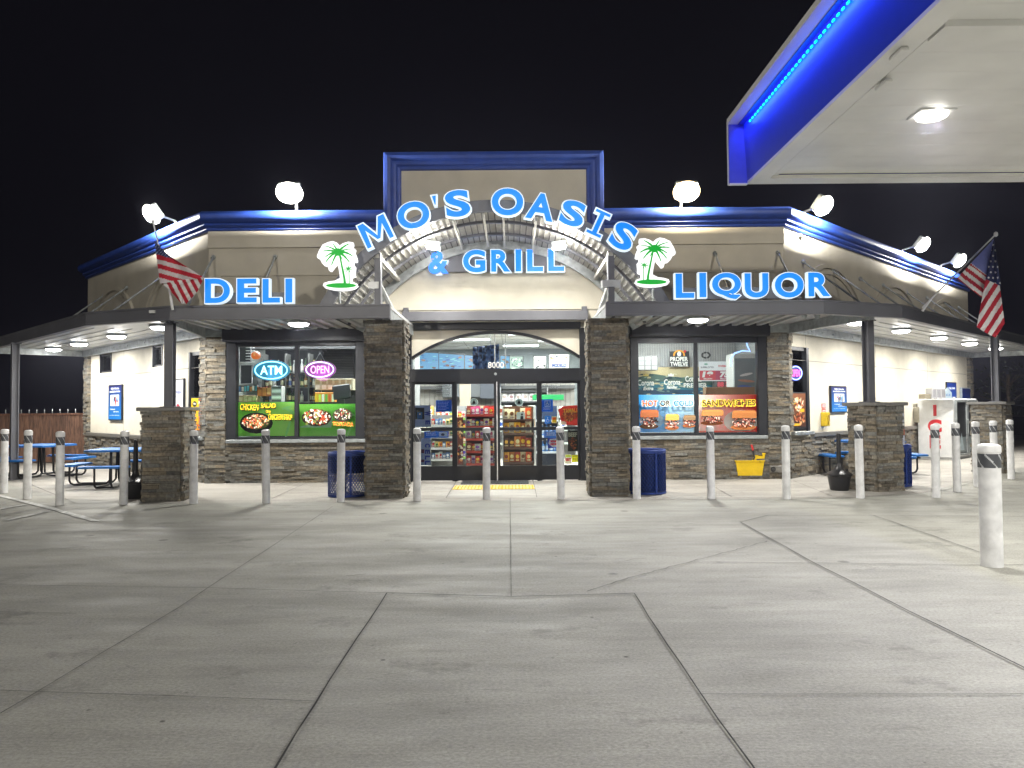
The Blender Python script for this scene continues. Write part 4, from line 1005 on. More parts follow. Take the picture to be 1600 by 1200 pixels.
SAL = [L(c) for c in ('#d8c8a0', '#b85030', '#e8e0c8', '#7a9040', '#a03020', '#c89060', '#f0e8d8', '#503020', '#d07040')]
s = Sheet(YP); s.base(371, 460, 628.5, 681, L('#58a838')); s.grad(371, 460, 628.5, 681, L('#80cc48'), L('#b8ea78'), 18)
s.disc(452, 641, 9, 2.2, L('#a8d890'), .5); s.disc(448, 637, 8, 2, L('#a8d890'), -.3); s.disc(455, 650, 2.2, 8, L('#a0d488'), .3); s.disc(450, 670, 2, 14, L('#a0d488'), .3)
s.disc(400.5, 661, 26, 16.5, L('#1c1a18')); s.disc(400, 659, 22, 12, L('#6a7a38')); s.food(400, 658, 19.5, 10.5, SAL, 190, 1.9)
for t, x, y, w_, h, r in (('CHICKEN', 392, 636.3, 28, 9, -3), ('SALAD', 421.5, 634, 23, 7, 0), ('OR', 421.5, 643, 8, 4, -8), ('CHICKEN STRIP', 440, 651.5, 37, 8.5, -2)):
    s.text(t, x+.7, y+1.1, w_, h, L('#181408'), r, .03); s.text(t, x, y, w_, h, L('#ffd830'), r, .02)
s.build('window_poster', M_['film'], 'green poster reading CHICKEN SALAD OR CHICKEN STRIP in the left window', 'poster')
s = Sheet(YP); s.base(466, 556, 631.5, 681, L('#58a838')); s.grad(466, 556, 631.5, 681, L('#98d858'), L('#70c444'), 18)
s.disc(548, 646, 7, 2, L('#a8d890'), .5); s.disc(546, 672, 2, 12, L('#90cc70'), .4)
s.poly([(466, 668), (520, 650), (518, 668), (476, 668)], L('#c0d8c0')); s.disc(494.5, 652.5, 23, 14, L('#5a3420'), 0, .05); s.food(494.5, 652, 21, 12.5, [L(c) for c in ('#a04028', '#f0ece0', '#281c18', '#c85030', '#e8e0d0', '#8a9048', '#f4f0e8')], 170, 2.1)
s.disc(536.5, 648.5, 15, 10.5, L('#3a3428')); s.food(536.5, 647.5, 13, 8.5, [L(c) for c in ('#d8dcc8', '#383028', '#6a8040', '#a83828', '#eef0e8')], 90, 1.5)
s.text('TOSTADA', 538, 662.4, 32, 6, L('#ffe060'), -2, .045); s.text('TOSTADA', 538, 662, 32, 6.6, L('#c83010'), -2, .0)
s.build('window_poster', M_['film'], 'green poster with loaded food pile and the word TOSTADA', 'poster')
def bun(s, x, y, w_, h, top, n=14):
    s.disc(x, y+h*.38, w_*.5, h*.14, L('#b06a38')); 
    s.food(x, y+h*.12, w_*.44, h*.26, [L(c) for c in ('#3a2018', '#8a4a38', '#d8b0a0', '#6a3020', '#c07868', '#e8d8c8', '#2a1810')], int(w_*3.4), 1.6)
    pts = [(x-w_*.48, y-h*.1), (x-w_*.46, y-h*.42), (x-w_*.38, y-h*.5), (x+w_*.4, y-h*.5), (x+w_*.48, y-h*.4), (x+w_*.47, y-h*.1)]
    s.poly(pts, L(top)); s.poly([(x-w_*.44, y-h*.36), (x-w_*.38, y-h*.47), (x+w_*.38, y-h*.47), (x+w_*.42, y-h*.36)], tuple(min(1, c*1.25) for c in L(top)))
s = Sheet(YP); s.base(997, 1086, 617, 675, L('#80c8e8')); s.grad(997, 1086, 617, 675, L('#48b0e4'), L('#fafeff'), 20)
s.disc(1018, 657, 19, 13, L('#e8f0f4')); s.disc(1050, 661, 13, 13, L('#e8f0f4'))
bun(s, 1014, 655, 30, 30, '#a8623a'); bun(s, 1049, 659, 22, 24, '#d8a050'); bun(s, 1075, 658, 20, 19, '#8c7050')
for t, x, w_, c in (('HOT', 1014, 23, '#d85818'), ('OR', 1037.5, 15, '#20221c'), ('COLD', 1066, 30, '#106c90')): s.text(t, x, 630.5, w_+1, 8.6, L('#fffbe8'), 0, .06); s.text(t, x, 630.2, w_, 8, L(c), 0, .025)
s.build('window_poster', M_['film'], 'light blue poster reading HOT OR COLD with three sandwiches', 'poster')
s = Sheet(YP); s.base(1092, 1183, 617, 675, L('#e88070')); s.grad(1092, 1183, 617, 675, L('#fff0e8'), L('#d83428'), 20); s.disc(1158, 658, 27, 18, L('#ece8e4'))
s.grad(1092, 1183, 673, 675, L('#e88070'), L('#c83028'), 4)
bun(s, 1112, 652, 36, 24, '#b88048'); bun(s, 1160, 656, 40, 30, '#a86a38')
s.text('SANDWICHES', 1136, 629.8, 82, 9.6, L('#ffe048'), 0, .065); s.text('SANDWICHES', 1136, 629.5, 81, 8.6, L('#141008'), 0, .02)
s.build('window_poster', M_['film'], 'red poster reading SANDWICHES with two long sandwiches', 'poster')
# ------------------------------------------------ posters on the side walls (built in wall frames)
def wall_sheet(M, pts_fn, name, lb, cat, parts, th=.05, frame_col=(.012, .014, .02), wd=None, zz=None):
    x0, x1 = wd; z0, z1 = zz
    t = thing(name, lb, cat, M @ Vector(((x0+x1)/2, 0, z0)))
    g = MB(M); g.bbox(x0, x1, -th, -.001, z0, z1, .012, 0, frame_col); g.build('frame', M_['metalc'], t)
    g = MB(M); k = [0]; W, H = x1-x0-.06, z1-z0-.06; X, Z = x0+.03, z0+.03
    for p in parts:
        k[0] += 1; y = -th-.0006*k[0]
        if p[0] == 'r': _, a, b, c, d, col = p; g.poly([(X+W*a, y, Z+H*c), (X+W*b, y, Z+H*c), (X+W*b, y, Z+H*d), (X+W*a, y, Z+H*d)], 0, L(col))
        elif p[0] == 'g':
            _, c0, c1 = p; n = 14; c0, c1 = L(c0), L(c1)
            for i in range(n):
                q = i/(n-1); g.poly([(X, y, Z+H*i/n), (X+W, y, Z+H*i/n), (X+W, y, Z+H*(i+1)/n), (X, y, Z+H*(i+1)/n)], 0, tuple(a*(1-q)+b*q for a, b in zip(c0, c1)))
        elif p[0] == 't': _, tx, a, b, w_, h, col = p; g.text(tx, X+W*a, y, Z+H*b, H*h, W*w_, bold=.04, col=L(col))
        elif p[0] == 'd': _, a, b, rx, rz, col = p; g.disc(X+W*a, y, Z+H*b, W*rx, H*rz, 16, 0, L(col))
        elif p[0] == 'f':
            _, a, b, rx, rz, pal, n = p
            for i in range(n):
                an = rnd.uniform(0, 6.28); q = math.sqrt(rnd.random()); g.disc(X+W*(a+rx*q*math.cos(an)), y-.0001*i, Z+H*(b+rz*q*math.sin(an)), W*rnd.uniform(.04, .11), H*rnd.uniform(.02, .05), 8, 0, L(rnd.choice(pal)), rnd.uniform(0, 3), .3, rnd)
    g.build('print', PM, t)
GC = [('g', '#1a78c8', '#101c60'), ('t', 'Gift Cards', .5, .92, .62, .05, '#f0f4ff'), ('t', 'available here', .5, .83, .8, .05, '#f0f4ff'), ('r', .16, .84, .40, .73, '#e8ecf0'), ('f', .55, .55, .2, .11, ['#203050', '#c04030', '#50a0d8', '#705038'], 18), ('t', 'Reload', .35, .30, .35, .035, '#e8f0ff'), ('t', 'and save', .62, .23, .4, .035, '#e8f0ff'), ('t', 'at the register', .5, .12, .75, .03, '#c8dcf4')]
def wsx(px, left): return sl(px) if left else sr(px)
a, b = sl(172), sl(193); wall_sheet(LM, None, 'wall_poster_frame', 'blue gift card poster in a black frame on the left side wall', 'poster', GC, wd=(a, b), zz=(zl(182, 657), zl(182, 601)))
a, b = sl(268), sl(290); wall_sheet(LM, None, 'wall_poster_frame', 'blue and white poster in a black frame behind the left pier post', 'poster', [('r', 0, .34, 0, 1, '#2860b8'), ('r', .34, 1, 0, 1, '#e8eaee'), ('t', 'C', .17, .78, .2, .09, '#f0f4ff'), ('t', 'FRESH', .67, .70, .45, .06, '#384890'), ('r', .42, .92, .6, .615, '#8088a0'), ('f', .67, .30, .2, .10, ['#a02030', '#c03040', '#801828'], 20)], wd=(a, b), zz=(zl(279, 660), zl(279, 592)))
a, b = sr(1295), sr(1320); wall_sheet(RM, None, 'wall_poster_frame', 'blue gift card poster in a black frame on the right wall left of the post', 'poster', GC, wd=(a, b), zz=(zr(1308, 645), zr(1308, 603)))
a, b = sr(1477), sr(1492); wall_sheet(RM, None, 'wall_poster_frame', 'narrow blue poster with white letters behind the ice freezer', 'poster', [('g', '#3868c8', '#183078'), ('t', 'AT', .55, .55, .6, .16, '#f4f6ff'), ('t', 'THE PUMP', .5, .86, .7, .05, '#e0e8ff')], wd=(a, b), zz=(zr(1484, 660), zr(1484, 597)))
a, b = sr(1499), sr(1515); wall_sheet(RM, None, 'wall_cabinet', 'plain blue wall cabinet next to the stone corner at the far right', 'cabinet', [('g', '#1c48b0', '#0c2060'), ('r', .05, .95, 0, .06, '#2858c0')], th=.08, frame_col=(.3, .35, .42), wd=(a, b), zz=(zr(1507, 650), zr(1507, 606)))
# poster in the left tall window and in the right tall window
a, b = lo[2][0]+.10, -.11; wall_sheet(LM, None, 'window_poster', 'yellow and orange poster with a circle logo in the left tall window', 'poster', [('g', '#f0a020', '#f0d028'), ('r', .55, 1, 0, 1, '#e87030'), ('d', .25, .82, .17, .09, '#20201c'), ('t', 'W', .25, .82, .2, .07, '#f0f0e0'), ('r', .55, .95, .82, .9, '#f0e8d8'), ('f', .8, .5, .15, .25, ['#f8f0e0', '#f0a060', '#e04818'], 16), ('f', .3, .16, .25, .1, ['#a02018', '#304820', '#f0e8d8', '#c06020'], 24)], th=.012, wd=(a, b), zz=(1.10, 1.86))
a, b = .15, ro[0][1]-.16; wall_sheet(RM, None, 'window_poster', 'brown hot dog and burger poster in the right tall window', 'poster', [('g', '#4a2818', '#7a4828'), ('f', .5, .68, .3, .2, ['#d8905a', '#e8c898', '#3a1c10', '#b05028', '#f0e0c0'], 46), ('f', .55, .25, .35, .18, ['#a04828', '#c87848', '#d8a878', '#402010'], 46), ('r', .02, .3, .68, .78, '#e8b820'), ('r', .6, .9, .44, .54, '#e8a820'), ('r', .1, .6, .03, .10, '#e0b020')], th=.012, wd=(a, b), zz=(1.07, 1.86))
g = MB(RM); a = sr(1286); zt = zr(1286, 636)
for k in range(3): g.box(a-.10, a+.10, -.012, 0, zt-.03-k*.13, zt+.08-k*.13, 0, (.5, .04, .04)); g.box(a-.08, a+.08, -.014, -.012, zt-.01-k*.13, zt+.06-k*.13, 0, (.75, .72, .7)); g.text('NO SMOKING', a, -.0145, zt+.025-k*.13, .03, .13, col=(.5, .04, .04), bold=.03)
tag(g.build('warning_sign', PM), 'small stacked red and white warning signs on the right wall', 'sign')
g = MB(RM); a = sr(1284); z = zr(1284, 655); t = thing('payphone_box', 'yellow metal box low on the right wall beside the hot dog poster window', 'box', RM @ Vector((a, 0, z)))
g.bbox(a-.10, a+.10, -.14, -.0, z-.16, z+.16, .015, 0, (.65, .45, .02)); g.box(a-.02, a+.08, -.145, -.14, z-.05, z+.09, 0, (.25, .14, .02)); g.build('body', M_['metalc'], t)
g = MB(RM); g.tube([(a-.03, -.15, z+.05), (a-.05, -.17, z-.02), (a-.03, -.15, z-.12)], .015, 6, 0, (.4, .28, .02)); g.build('handset', M_['metalc'], t)
g = MB(RM); a = sr(1430); z0, z1 = zr(1430, 660), zr(1430, 636); g.bbox(a-.2, a+.08, -.15, 0, z0, z1, .015, 0, (.45, .42, .34)); tag(g.build('electrical_panel', M_['metalc']), 'tan electrical panel on the wall left of the ice freezer', 'panel')
g = MB(RM); a = sr(1434); g.bbox(a-.06, a+.06, -.14, -.08, .60, .76, .01, 0, (.4, .42, .40)); tag(g.build('outlet_cover', M_['metalc']), 'grey outlet cover on the stone below the tan electrical panel', 'outlet')
# notice board at the right pier
q = at(1407, 678, 14.75); t = thing('notice_sign', 'tall narrow white and orange notice beside the right stone pier', 'sign', q)
g = MB(Matrix.Translation(q)); g.bbox(-.10, .085, 0, .03, -.45, .60, .006, 0, (.11, .11, .12)); g.build('board', M_['metalc'], t)
g = MB(Matrix.Translation(q)); k = 0
for z0, z1, c in ((.22, .40, '#b8bcc8'), (.16, .20, '#f0f0f0'), (-.02, .09, '#d06030'), (-.42, -.03, '#c4c8d4'), (-.42, -.34, '#a0a8c0')): k += 1; g.poly([(-.095, -.001*k, z0), (.075, -.001*k, z0), (.075, -.001*k, z1), (-.095, -.001*k, z1)], 0, L(c))
for i in range(10): g.box(-.08, .03+.03*(i % 3)/2, -.008, -.006, -.08-.03*i, -.07-.03*i, 0, L('#606880'))
g.box(-.06, .05, -.008, -.006, .27, .35, 0, L('#505870')); g.build('print', PM, t)
# ================================================================ ICE FREEZER
fz0 = RM @ Vector((8.07, -.55, 0)); H = 1.72
t = thing('ice_freezer', 'white ice freezer showing red ICE letters down its side panel', 'ice freezer', fz0)
g = MB(RM); g.bbox(8.07, 10.4, -1.04, -.10, .05, H, .02); g.box(8.12, 10.35, -1.0, -.14, 0, .05); g.build('cabinet', M_['white'], t)
g = MB(frame(RM @ Vector((8.07, -.55, 0)), (S2, -S2)))
IR = (.55, .02, .03); g.prism([(-.03, 1.23), (.055, 1.23), (.055, 1.55), (-.03, 1.55)], -.008, -.001, 0, IR); g.text('C', 0, -.008, .95, .32, .30, ext=.006, bold=.06, col=IR); g.text('E', .0, -.008, .50, .32, .22, ext=.006, bold=.06, col=IR)
g.build('ice_lettering', M_['plast'], t)
for k in range(2):
    x0 = 8.17+k*1.1; g = MB(RM); g.box(x0, x0+1.05, -1.09, -1.04, .12, .17); g.box(x0, x0+1.05, -1.09, -1.04, H-.1, H-.04); g.box(x0, x0+.07, -1.09, -1.04, .17, H-.1); g.box(x0+.98, x0+1.05, -1.09, -1.04, .17, H-.1)
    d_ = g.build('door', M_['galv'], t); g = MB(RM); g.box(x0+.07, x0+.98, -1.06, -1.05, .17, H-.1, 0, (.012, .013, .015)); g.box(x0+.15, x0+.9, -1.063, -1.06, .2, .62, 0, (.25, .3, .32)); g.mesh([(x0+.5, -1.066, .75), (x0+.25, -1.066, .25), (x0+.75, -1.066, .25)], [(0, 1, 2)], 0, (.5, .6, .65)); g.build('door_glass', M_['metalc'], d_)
    g = MB(RM); g.tube([(x0+.93, -1.09, .7), (x0+.93, -1.13, .74), (x0+.93, -1.13, 1.1), (x0+.93, -1.09, 1.14)], .014, 6); g.build('handle', M_['galv'], d_)
def topbox(x0, x1, z0, z1, lb, name, col, extra=None):
    a = at(x0, 626, 21.3); b = at(x1, 626, 21.3); g = MB(); g.bbox(a.x, b.x, 21.15, 21.5, H, H+(z1-z0), .006, 0, col)
    if extra: extra(g, a.x, b.x)
    return g
for k in range(3):
    x0 = 1452+k*7.2; g = topbox(x0, x0+6.6, 0, .29, '', '', (.55, .55, .57), lambda g, a, b: [g.box(a+.02+i*.03, a+.035+i*.03, 21.145, 21.15, H+.04, H+.25, 0, (.25, .25, .28)) for i in range(3)])
    o = g.build('carton', PM); tag(o, ('striped white carton on the freezer, leftmost of three', 'striped white carton on the freezer, middle of three', 'striped white carton on the freezer, rightmost of three')[k], 'carton', 'striped cartons on the ice freezer')
g = topbox(1441, 1450, 0, .13, '', '', (.32, .29, .22)); tag(g.build('cardboard_box', PM), 'small beige box on the left end of the ice freezer', 'box')
g = MB(); a = at(1474.5, 620, 21.2); b = at(1486, 620, 21.2); xm = (a.x+b.x)/2; g.prism([(a.x, H), (b.x, H), (b.x, H+.16), (xm, H+.30), (a.x, H+.16)], 21.16, 21.22, 0, (.55, .68, .78)); g.text('ICE', xm, 21.155, H+.10, .06, .12, col=(.15, .3, .6), bold=.03); tag(g.build('ice_topper_sign', PM), 'pale blue pointed ice sign standing on the freezer', 'sign')
# ================================================================ FENCE + TREE
fe = thing('wooden_fence', 'reddish brown wooden fence with iron spikes behind the left picnic tables', 'fence', (-17, 23.2, 0))
g = MB()
x = -30.0; 
while x < -12.6:
    v = rnd.uniform(.7, 1.15); w_ = .14; g.box(x, x+w_-.006, 23.2+rnd.uniform(-.004, .004), 23.24, .03, 1.50+rnd.uniform(-.01, .01), 0, (.16*v, .085*v, .055*v)); x += w_
g.build('board_panel', M_['wood'], fe)
g = MB(); g.box(-30, -12.6, 23.16, 23.2, 1.44, 1.50, 0, (.16, .075, .045)); g.box(-12.7, -12.58, 23.1, 23.24, 0, 1.62, 0, (.17, .08, .045)); g.build('rail', M_['wood'], fe)
g = MB(); x = -29.9
while x < -12.7: g.cyl((x, 23.26, 1.3), (x, 23.26, 1.58), .011, n=5); g.cyl((x, 23.26, 1.58), (x, 23.26, 1.64), .018, .001, n=5); x += .235
g.build('iron_spikes', M_['galv'], fe)
tr = thing('small_tree', 'small dark tree with few catching leaves beyond the right end of the store', 'tree', (17.6, 27.2, 0))
g = MB(); g.tube([(17.6, 27.2, 0), (17.65, 27.2, 1.0), (17.55, 27.2, 2.0), (17.6, 27.2, 2.6)], .05, 8)
for i in range(14):
    a = rnd.uniform(0, 6.28); z = rnd.uniform(1.0, 2.5); l_ = rnd.uniform(.5, 1.0); g.tube([(17.6, 27.2, z), (17.6+l_*.5*math.cos(a), 27.2+l_*.5*math.sin(a), z+l_*.4), (17.6+l_*math.cos(a), 27.2+l_*math.sin(a), z+l_*.6)], .014, 5)
g.build('trunk', M_['bark'], tr)
g = MB()
for i in range(420):
    a = rnd.uniform(0, 6.28); u = rnd.uniform(-1, 1); q = 1.15*rnd.random()**.4; c = Vector((17.6+q*math.cos(a)*math.sqrt(1-u*u), 27.2+q*math.sin(a)*math.sqrt(1-u*u), 2.2+q*u*1.0)); e = Vector((rnd.uniform(-1, 1), rnd.uniform(-1, 1), rnd.uniform(-1, 1))).normalized()*.07; f = e.orthogonal().normalized()*.035
    g.poly([c-e, c+f, c+e, c-f])
g.build('crown', M_['leaf'], tr)
# ================================================================ NEON SIGNS
def neon(lb, px, py, rx, ry, Y, word, cback, cring, cword, cord=True):
    c = at(px, py, Y); k = Y/1200; RX, RY = rx*k, ry*k
    t = thing('neon_sign', lb, 'neon sign', c); M = Matrix.Translation(c)
    g = MB(M); g.prism([(RX*1.08*math.cos(i*.2094), RY*1.12*math.sin(i*.2094)) for i in range(30)], .0, .03, 0, cback); g.build('backing', M_['lit'], t)
    g = MB(M); g.tube([(RX*.93*math.cos(i*.1571), -.02, RY*.93*math.sin(i*.1571)) for i in range(41)], .012, 6, 0, cring); g.build('ring_tube', M_['neon'], t)
    g = MB(M); g.text(word, 0, -.022, 0, RY*.95, RX*1.25, ext=.014, bold=.005, col=cword); g.build('word_tube', M_['neon'], t)
    if cord:
        g = MB(M); g.cyl((-.12, 0, RY*.9), (0, 0, .37), .004, n=5, col=(.3, .3, .3)); g.cyl((.12, 0, RY*.9), (0, 0, .37), .004, n=5, col=(.3, .3, .3)); g.build('hanger', M_['metalc'], t)
neon('oval neon sign reading ATM glowing cyan and blue in the left window', 424, 578.5, 27, 14.5, 16.62, 'ATM', (.0, .30, .55), (.35, .85, 1.0), (.55, 1, .95), False)
neon('oval neon sign reading OPEN glowing pink and purple hung in the left window', 500, 577.5, 23, 12.5, 16.62, 'OPEN', (.40, .0, .38), (.75, .65, 1.0), (1, .35, .75))
P = RM @ Vector((.27, .12, 0)); neon('small round neon OPEN sign in the right tall window', 1243, 583, 10, 11, P.y, 'OPEN', (.02, .02, .5), (.3, .45, 1), (1, .12, .4), False)
lamp('neon_glow', 'AREA', (-5.15, 16.45, 2.35), 1.5, (.1, .5, 1), .35, parent=None, rot=(R(90), 0, 0)); lamp('neon_glow', 'AREA', (-4.1, 16.45, 2.35), 1.5, (.8, .1, .9), .35, rot=(R(90), 0, 0))
# ================================================================ SHOP INTERIOR
for i, (x, y) in enumerate([(-1.9, 18.3), (.3, 18.6), (1.6, 19.6), (-.9, 19.9), (.5, 21.2), (2.3, 21.4), (-2.6, 21.2), (-1.2, 22.8), (1.4, 23.4), (3.6, 17.8), (4.4, 20.6), (-4.4, 22.6), (3.4, 23.6), (-3.2, 24.6), (.3, 25.2), (-5.2, 17.4), (-3.9, 17.4)]):  # last two panels added out of sight to brighten the left window posters
    if i == 0:
        tf = thing('ceiling_light', 'flat rectangular light panel in the shop ceiling seen through the glass or added above the left window', 'lamp', (0, 0, 0), 'light panels in the shop ceiling')
        g = MB(); g.box(-.62, .62, -.32, .32, -.012, .0); g.build('frame', M_['white'], tf); g = MB(); g.box(-.58, .58, -.28, .28, -.02, -.0125); g.build('diffuser', M_['troffer'], tf)
        lamp('bulb', 'AREA', (0, 0, -.03), P_SHOP, (1, .985, .95), 1.1, .5, parent=tf, shape='RECTANGLE'); tf.location = (x, y, 3.609)
    else: copy_tree(tf, (x, y, 3.609))
IM = M_['int']
def solid(name, x0, x1, py0, py1, Y, dy, col, lb, cat, group=None, m=None):
    a = at(x0, py0, Y); b = at(x1, py1, Y); g = MB(); g.bbox(a.x, b.x, Y, Y+dy, b.z, a.z, min(.006, dy/3), 0, col); return tag(g.build(name, m or IM), lb, cat, group)
# partitions
g = MB(); g.box(-6.3, -2.4, 19.6, 19.7, .02, 3.6, 0, (.010, .011, .016)); g.box(-2.45, -2.35, 18.6, 19.6, .02, 3.6, 0, (.2, .2, .2)); g.build('added_dark_partition', IM, store)  # near-black wall added so the left window bay looks dark
g = MB(); g.box(2.0, 5.75, 19.6, 19.7, .02, 3.6, 0, (.42, .42, .42))
for i in range(60): g.box(2.0+i*.062, 2.025+i*.062, 19.57, 19.6, 1.9, 3.35, 0, (.50, .50, .50))
g.box(2.0, 5.75, 19.5, 19.6, 3.30, 3.45, 0, (.03, .03, .035)); g.build('corrugated_wall', IM, store)
g = MB(); g.box(-3.4, 2.0, 24.6, 24.7, .02, 2.75, 0, (.26, .245, .22))
for i in range(36): g.box(-3.4+i*.15, -3.385+i*.15, 24.585, 24.6, .02, 2.75, 0, (.14, .13, .12))
g.box(-3.4, 2.0, 24.3, 24.7, 2.16, 2.26, 0, (.06, .06, .06)); g.build('wood_panelling', IM, store)
# left window goods
rk = thing('liquor_shelf', 'dark shelving full of bottles behind the neon signs', 'shelf', (-4.4, 18.5, 0))
for z in (1.05, 1.4, 1.75, 2.1, 2.45): g = MB(); g.box(-5.95, -4.3, 18.3, 18.7, z-.02, z, 0, (.18, .18, .18)); g.build('shelf_board', IM, rk)
for x in (-5.95, -5.4, -4.85, -4.3): g = MB(); g.box(x-.015, x+.015, 18.3, 18.7, .02, 2.9, 0, (.12, .12, .12)); g.build('upright', IM, rk)
def bottle(col, cap, lab, r=.036, h=.29):
    t = thing('bottle', '', 'bottle', (0, 0, 0)); g = MB(); g.lathe([(0, 0), (r, .004), (r, h*.58), (r*.4, h*.72), (r*.36, h*.95), (0, h*.95)], n=10, col=col); g.build('body', M_['plast'], t, smooth=40)
    g = MB(); g.lathe([(r*.42, h*.9), (r*.42, h), (0, h)], n=8, col=cap); g.build('cap', M_['plast'], t); g = MB(); g.lathe([(r*1.03, h*.15), (r*1.03, h*.48)], n=10, col=lab); g.build('label', M_['plast'], t); return t
def fill(protos, spots, lb, group):
    used = set()
    for i, (x, y, z) in enumerate(spots):
        k = i % len(protos) if rnd.random() < .6 else rnd.randrange(len(protos)); t = protos[k]
        if k not in used: used.add(k); t.location = (x, y, z); o = t
        else: o = copy_tree(t, (x, y, z), rnd.uniform(-.2, .2)); q = rnd.uniform(.86, 1.16); o.scale = (q, q, rnd.uniform(.86, 1.2))
        o['label'] = lb; o['group'] = group
    for k, t in enumerate(protos):
        if k not in used:
            for c in list(t.children): bpy.data.objects.remove(c)
            bpy.data.objects.remove(t)
bp = [bottle(*a) for a in (((.25, .12, .03), (.5, .4, .1), (.7, .65, .5)), ((.02, .06, .03), (.05, .05, .05), (.6, .5, .3)), ((.45, .45, .45), (.5, .05, .05), (.1, .15, .4)), ((.3, .18, .05), (.02, .02, .02), (.05, .05, .05)), ((.35, .37, .38), (.6, .6, .6), (.65, .6, .6)), ((.08, .02, .02), (.4, .3, .05), (.65, .6, .45)))]
fill(bp, [(-5.88+i*.094, 18.4+rnd.uniform(-.02, .02), z) for z in (1.05, 1.4, 1.75, 2.1, 2.45) for i in range(17) if rnd.random() < .93], 'liquor bottle standing on the dark shelving behind the left window', 'bottles on the liquor shelving')
g = MB()
for i in range(26): a = at(505, 542+i*2.6, 17.9); b = at(552, 542+i*2.6, 17.9); g.box(a.x, b.x, 17.9, 17.93, a.z-.03, a.z-.008, 0, (.05, .05, .055))
g.box(-4.45, -3.4, 17.95, 17.97, 1.6, 3.0, 0, (.008, .008, .01)); tag(g.build('roller_blind', IM), 'black slatted blind behind the OPEN sign in the left window', 'blind')
solid('ceiling_bulkhead', 372, 556, 530, 545, 17.6, .2, (.04, .04, .045), 'dark bulkhead above the left window goods', 'bulkhead')
def crate(name, x0, x1, y0, y1, Y, d, col, lb, cat, pats, group=None):
    a = at(x0, y0, Y); b = at(x1, y1, Y); t = MB(); t.bbox(a.x, b.x, Y, Y+d, b.z, a.z, .004, 0, col); W, Hh = b.x-a.x, a.z-b.z
    for (u0, u1, v0, v1, c) in pats: t.box(a.x+W*u0, a.x+W*u1, Y-.004, Y, b.z+Hh*v0, b.z+Hh*v1, 0, c)
    return tag(t.build(name, PM), lb, cat, group)
def rp(n, pal): return [((i+.12)/n, (i+.88)/n, rnd.uniform(.05, .2), rnd.uniform(.7, .95), L(rnd.choice(pal))) for i in range(n)]
crate('shelf_cards', 373, 402, 602, 612, 17.2, .2, L('#484848'), 'row of small colourful packs on the sill shelf under the ATM sign', 'packs', rp(7, ['#60b8d0', '#d0d060', '#e0e0e0', '#4878b0', '#e8a050']))
crate('snack_box', 402, 424, 605, 619, 17.1, .25, L('#98502c'), 'orange brown snack carton beside the white cartons in the left window', 'box', rp(3, ['#c87840', '#e0a068']))
crate('snack_box', 373, 401, 618, 628, 17.0, .25, L('#b09878'), 'low beige carton at the lower left of the left window', 'box', rp(4, ['#806040', '#d8c8a8']))
crate('newspaper_stack', 424, 440, 603, 628, 17.05, .25, L('#a8a8a8'), 'stack of grey white cartons left of the window mullion', 'cartons', [(.05, .95, k/5+.02, k/5+.15, L(c)) for k, c in enumerate(('#585858', '#e0e0e0', '#707070', '#d0d0d0', '#606060'))])
crate('can_carton', 492, 551, 592, 609, 17.4, .3, L('#c8c0a8'), 'long beige carton with white and brown labels behind the monitor', 'carton', [(k/6+.02, k/6+.13, v, v+.35, L(c)) for k in range(6) for v, c in ((.08, '#f0ece4'), (.55, '#a89878'))])
crate('juice_row', 492, 523, 613, 628, 17.1, .2, L('#e89038'), 'row of green, white and orange drink packs below the can carton', 'drinks', [(k/6+.02, k/6+.14, .02, .8, L(c)) for k, c in enumerate(('#f0c020', '#d0e050', '#e8ece8', '#70b048', '#e06030', '#e8e0d0'))])
t = thing('checkout_monitor', 'black back of a checkout monitor on a stand in the left window', 'monitor', at(534, 628, 16.95))
M = Matrix.Translation(at(534, 613, 16.95)) @ Matrix.Rotation(R(-7), 4, 'Y'); g = MB(M); g.bbox(-.2, .19, 0, .05, -.15, .17, .02, 0, (.012, .014, .02)); g.build('housing', M_['metalc'], t); g = MB(M); g.box(-.05, .03, .02, .06, -.36, -.15, 0, (.01, .01, .012)); g.box(-.13, .11, -.04, .14, -.38, -.36, 0, (.01, .01, .012)); g.build('stand', M_['metalc'], t)
c = at(400, 555, 16.9); g = MB(); g.lathe([(0, -.09), (.06, -.085), (.10, -.04), (.105, 0), (.09, .05), (.04, .08), (0, .075)], c, 16, 0, L('#f07010')); g.cyl(c+Vector((0, 0, .07)), c+Vector((.01, 0, .12)), .012, n=6, col=(.1, .08, .02)); g.text('$', c.x, c.y-.108, c.z, .08, .05, col=(.9, .5, .2), bold=.02); tag(g.build('pumpkin_ornament', M_['lit'], None, True), 'orange round ornament made to glow, hanging above the ATM sign', 'ornament')  # ornament set to glow by itself, though it is no lamp
g = MB(); 
for px0, px1, py0, py1 in ((373, 392, 541, 566), (375, 394, 570, 600)):
    a = at(px0, py0, 17.5); b = at(px1, py1, 17.5)
    for q in ((a.x, b.x, a.z-.015, a.z), (a.x, b.x, b.z, b.z+.015)): g.box(q[0], q[1], 17.5, 17.52, q[2], q[3], 0, (.3, .3, .32))
    for q in (a.x, b.x-.015): g.box(q, q+.015, 17.5, 17.52, b.z, a.z, 0, (.3, .3, .32))
    g.box(a.x, b.x, 17.52, 17.54, b.z, a.z, 0, (.02, .022, .028))
for i in range(6): a = at(384, 542+i*4.4, 17.48); g.box(a.x, a.x+.2, 17.47, 17.49, a.z-.03, a.z-.015, 0, (.5, .5, .52))
tag(g.build('wall_cabinet', IM), 'dark cabinet with pale trim lines at the left edge of the left window', 'cabinet')
